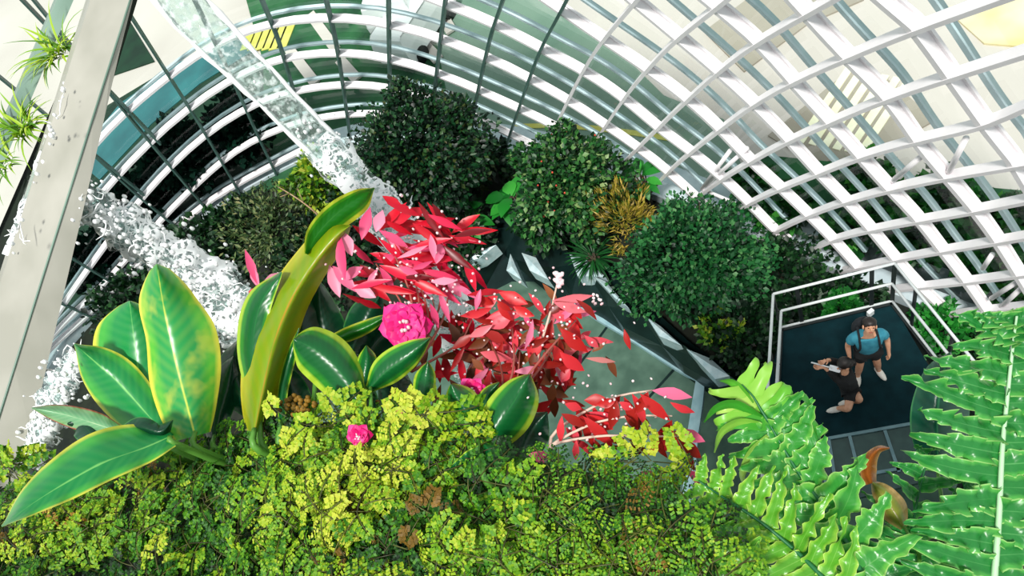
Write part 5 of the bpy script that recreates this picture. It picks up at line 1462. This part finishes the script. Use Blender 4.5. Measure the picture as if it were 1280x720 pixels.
def fall(path, wpx, label, sheet_to, foam_from, nstr, ndrop, spread=1.3, edge=True):
    """path: pixels with depth, top to bottom; wpx width in pixels along it"""
    n = 40; pts = catmull(path, n); ws = resample(wpx, n)
    t = thing('waterfall', P(*pts[0]), label, 'waterfall')
    # the smooth sheet: a closed lens shaped section
    m = int(n * sheet_to); mb = MB(); vs = []; q = 9; ring = 2 * q
    ml, mr = [], []
    for i in range(m):
        x, y, d = pts[i]; x0, y0, _ = pts[max(i - 1, 0)]; x1, y1, _ = pts[min(i + 1, n - 1)]
        k = math.hypot(x1 - x0, y1 - y0); sx, sy = (y1 - y0) / k, -(x1 - x0) / k
        w = ws[i] * (1 + 0.10 * noise.noise(Vector((i * 0.5, 3, 0))))
        for side in (0, 1):
            for j in range(q):
                u = (j / (q - 1) * 2 - 1) * (1 if side == 0 else -1)
                th = 0.035 * math.sqrt(max(0, 1 - u * u)) * (1 if side == 0 else -1) + 0.02 * noise.noise(Vector((u * 2, i * 0.35, d * 3)))
                vs.append(P(x + sx * u * w, y + sy * u * w, d + th))
        ml.append(P(x + sx * w * (1 + .06 * math.sin(i * 1.7)), y + sy * w, d)); mr.append(P(x - sx * w * (1 + .06 * math.sin(i * 1.3)), y - sy * w, d))
    fs = [(i * ring + j, i * ring + (j + 1) % ring, (i + 1) * ring + (j + 1) % ring, (i + 1) * ring + j) for i in range(m - 1) for j in range(ring)]
    if m > 2:
        mb.add(vs, fs); mb.build('water_sheet', M['water'], t)
        if edge:
            for e in (ml, mr):
                mb = MB(); tube(mb, e, [uni(0.006, 0.022) for _ in e], 5); mb.build('rim_of_foam', M['foam'], t)
    # broken water: rough closed skins of foam web around the jet
    i0 = int(foam_from * (n - 1)); far = pts[0][2] > 3
    for lay in range(3):
        mb = MB(); vs = []; q = 18; kk = 0.55 + 0.35 * lay; cnt = 0
        for i in range(i0, n):
            for f_ in (0, 0.5):
                if i == n - 1 and f_: continue
                x, y, d = pts[i] + (pts[min(i + 1, n - 1)] - pts[i]) * f_; w = ws[i] * kk
                x0, y0, _ = pts[max(i - 1, 0)]; x1, y1, _ = pts[min(i + 1, n - 1)]; k = math.hypot(x1 - x0, y1 - y0); sx, sy = (y1 - y0) / k, -(x1 - x0) / k
                for j in range(q):
                    a = 6.2832 * j / q; u = math.cos(a); v_ = math.sin(a)
                    nn_ = 1 + 0.55 * noise.noise(Vector((u * 1.7, v_ * 1.7, (i + f_) * 0.55 + lay * 9)))
                    vs.append(P(x + sx * u * w * nn_, y + sy * u * w * nn_, d + v_ * w * nn_ * 0.7 * d / F))
                cnt += 1
        mb.add(vs, [(i * q + j, i * q + (j + 1) % q, (i + 1) * q + (j + 1) % q, (i + 1) * q + j) for i in range(cnt - 1) for j in range(q)])
        mb.build('broken_water', M['lace_far' if far else 'lace'], t)
    # foam: loose wriggling strands and drops
    mf = MB()
    for k in range(nstr):
        u0 = foam_from + (1 - foam_from) * rnd(); i = int(u0 * (n - 1)); x, y, d = pts[i]; w = ws[i] * spread
        x += random.gauss(0, 0.5) * w; y += random.gauss(0, 0.5) * w; p = P(x, y, d + random.gauss(0, 0.08))
        a0 = random.gauss(45, 40); st = []; r = uni(0.002, 0.0045) * d / 3.0
        for s in range(6):
            st.append(p); a0 += random.gauss(0, 70); p = p + img_dir(a0, uni(-.4, .4)) * uni(0.012, 0.028) * d / 3.0
        tube(mf, st, [r * c_ for c_ in (0.3, 0.9, 1.2, 1.0, 0.8, 0.3)], 5)
    for k in range(ndrop):
        u0 = foam_from * 0.7 + (1 - foam_from * 0.7) * rnd(); i = int(u0 * (n - 1)); x, y, d = pts[i]; w = ws[i] * spread * 1.35
        x += random.gauss(0, 0.6) * w; y += random.gauss(0, 0.6) * w; r = uni(0.003, 0.010) * d / 3.0
        blob(mf, P(x, y, d + random.gauss(0, 0.1)), r, r, r * 1.4, None, 5, 4)
    o = mf.build('foam', M['foam'], t); o['kind'] = 'stuff'
    return t


fall([(120, -140, 3.4), (196, -40, 3.6), (252, 30, 3.75), (318, 95, 3.9), (372, 150, 4.05), (412, 190, 4.2), (452, 236, 4.3), (476, 264, 4.36), (520, 322, 4.6), (566, 400, 5.0), (620, 500, 5.8)], [28, 27, 25, 22, 19, 18, 18, 20, 22, 24, 26],
     'tall smooth waterfall crossing the upper left and breaking into foam by the round tree', 0.55, 0.48, 16, 130, 1.0)
fall([(86, 232, 2.0), (120, 262, 2.05), (165, 290, 2.12), (215, 325, 2.2), (262, 362, 2.28), (300, 400, 2.34), (330, 436, 2.4)], [18, 20, 22, 24, 28, 30, 30],
     'short foaming waterfall pouring out from under the middle of the stone coping', 0.5, 0.12, 70, 620, 1.0, False)
fall([(96, 440, 1.8), (82, 470, 1.8), (66, 500, 1.8), (52, 540, 1.82), (38, 585, 1.85)], [8, 14, 16, 14, 12],
     'small splash of white water beside the lower end of the coping', 0.0, 0.0, 30, 220, 1.0, False)
fall([(84, 100, 2.06), (70, 150, 2.05), (52, 200, 2.03), (32, 262, 2.01), (10, 320, 2.0)], [2, 3, 5, 7, 6],
     'thin line of glinting water running in the channel behind the coping', 0.0, 0.0, 12, 60, 0.8, False)
# ------------------------------------------------------------------ light, sky, camera
w = bpy.data.worlds.new('sky'); bpy.context.scene.world = w; w.use_nodes = True
nt = w.node_tree; bg = nt.nodes['Background']
bg.inputs[0].default_value = (0.93, 0.97, 1.0, 1); bg.inputs[1].default_value = 0.68
sun = bpy.data.lights.new('sun', 'SUN'); sun.energy = 4.1; sun.angle = math.radians(9); sun.color = (1, 0.97, 0.92)
so = bpy.data.objects.new('sun', sun); C.objects.link(so)
so.rotation_euler = Vector((0.30, 0.42, -1.0)).to_track_quat('-Z', 'Y').to_euler()
cam = bpy.data.cameras.new('camera'); cam.sensor_width = 36; cam.lens = F * 36 / 1280; cam.clip_start = 0.05; cam.clip_end = 500
co = bpy.data.objects.new('camera', cam); C.objects.link(co)
m4 = Matrix([list(R[i]) + [EYE[i]] for i in range(3)] + [[0, 0, 0, 1]])
co.matrix_world = m4
sc = bpy.context.scene; sc.camera = co
sc.view_settings.view_transform = 'Standard'; sc.view_settings.look = 'None'
sc.view_settings.exposure = 0.15; sc.view_settings.gamma = 1; sc.view_settings.use_curve_mapping = False
sc.cycles.max_bounces = 8; sc.cycles.transparent_max_bounces = 16
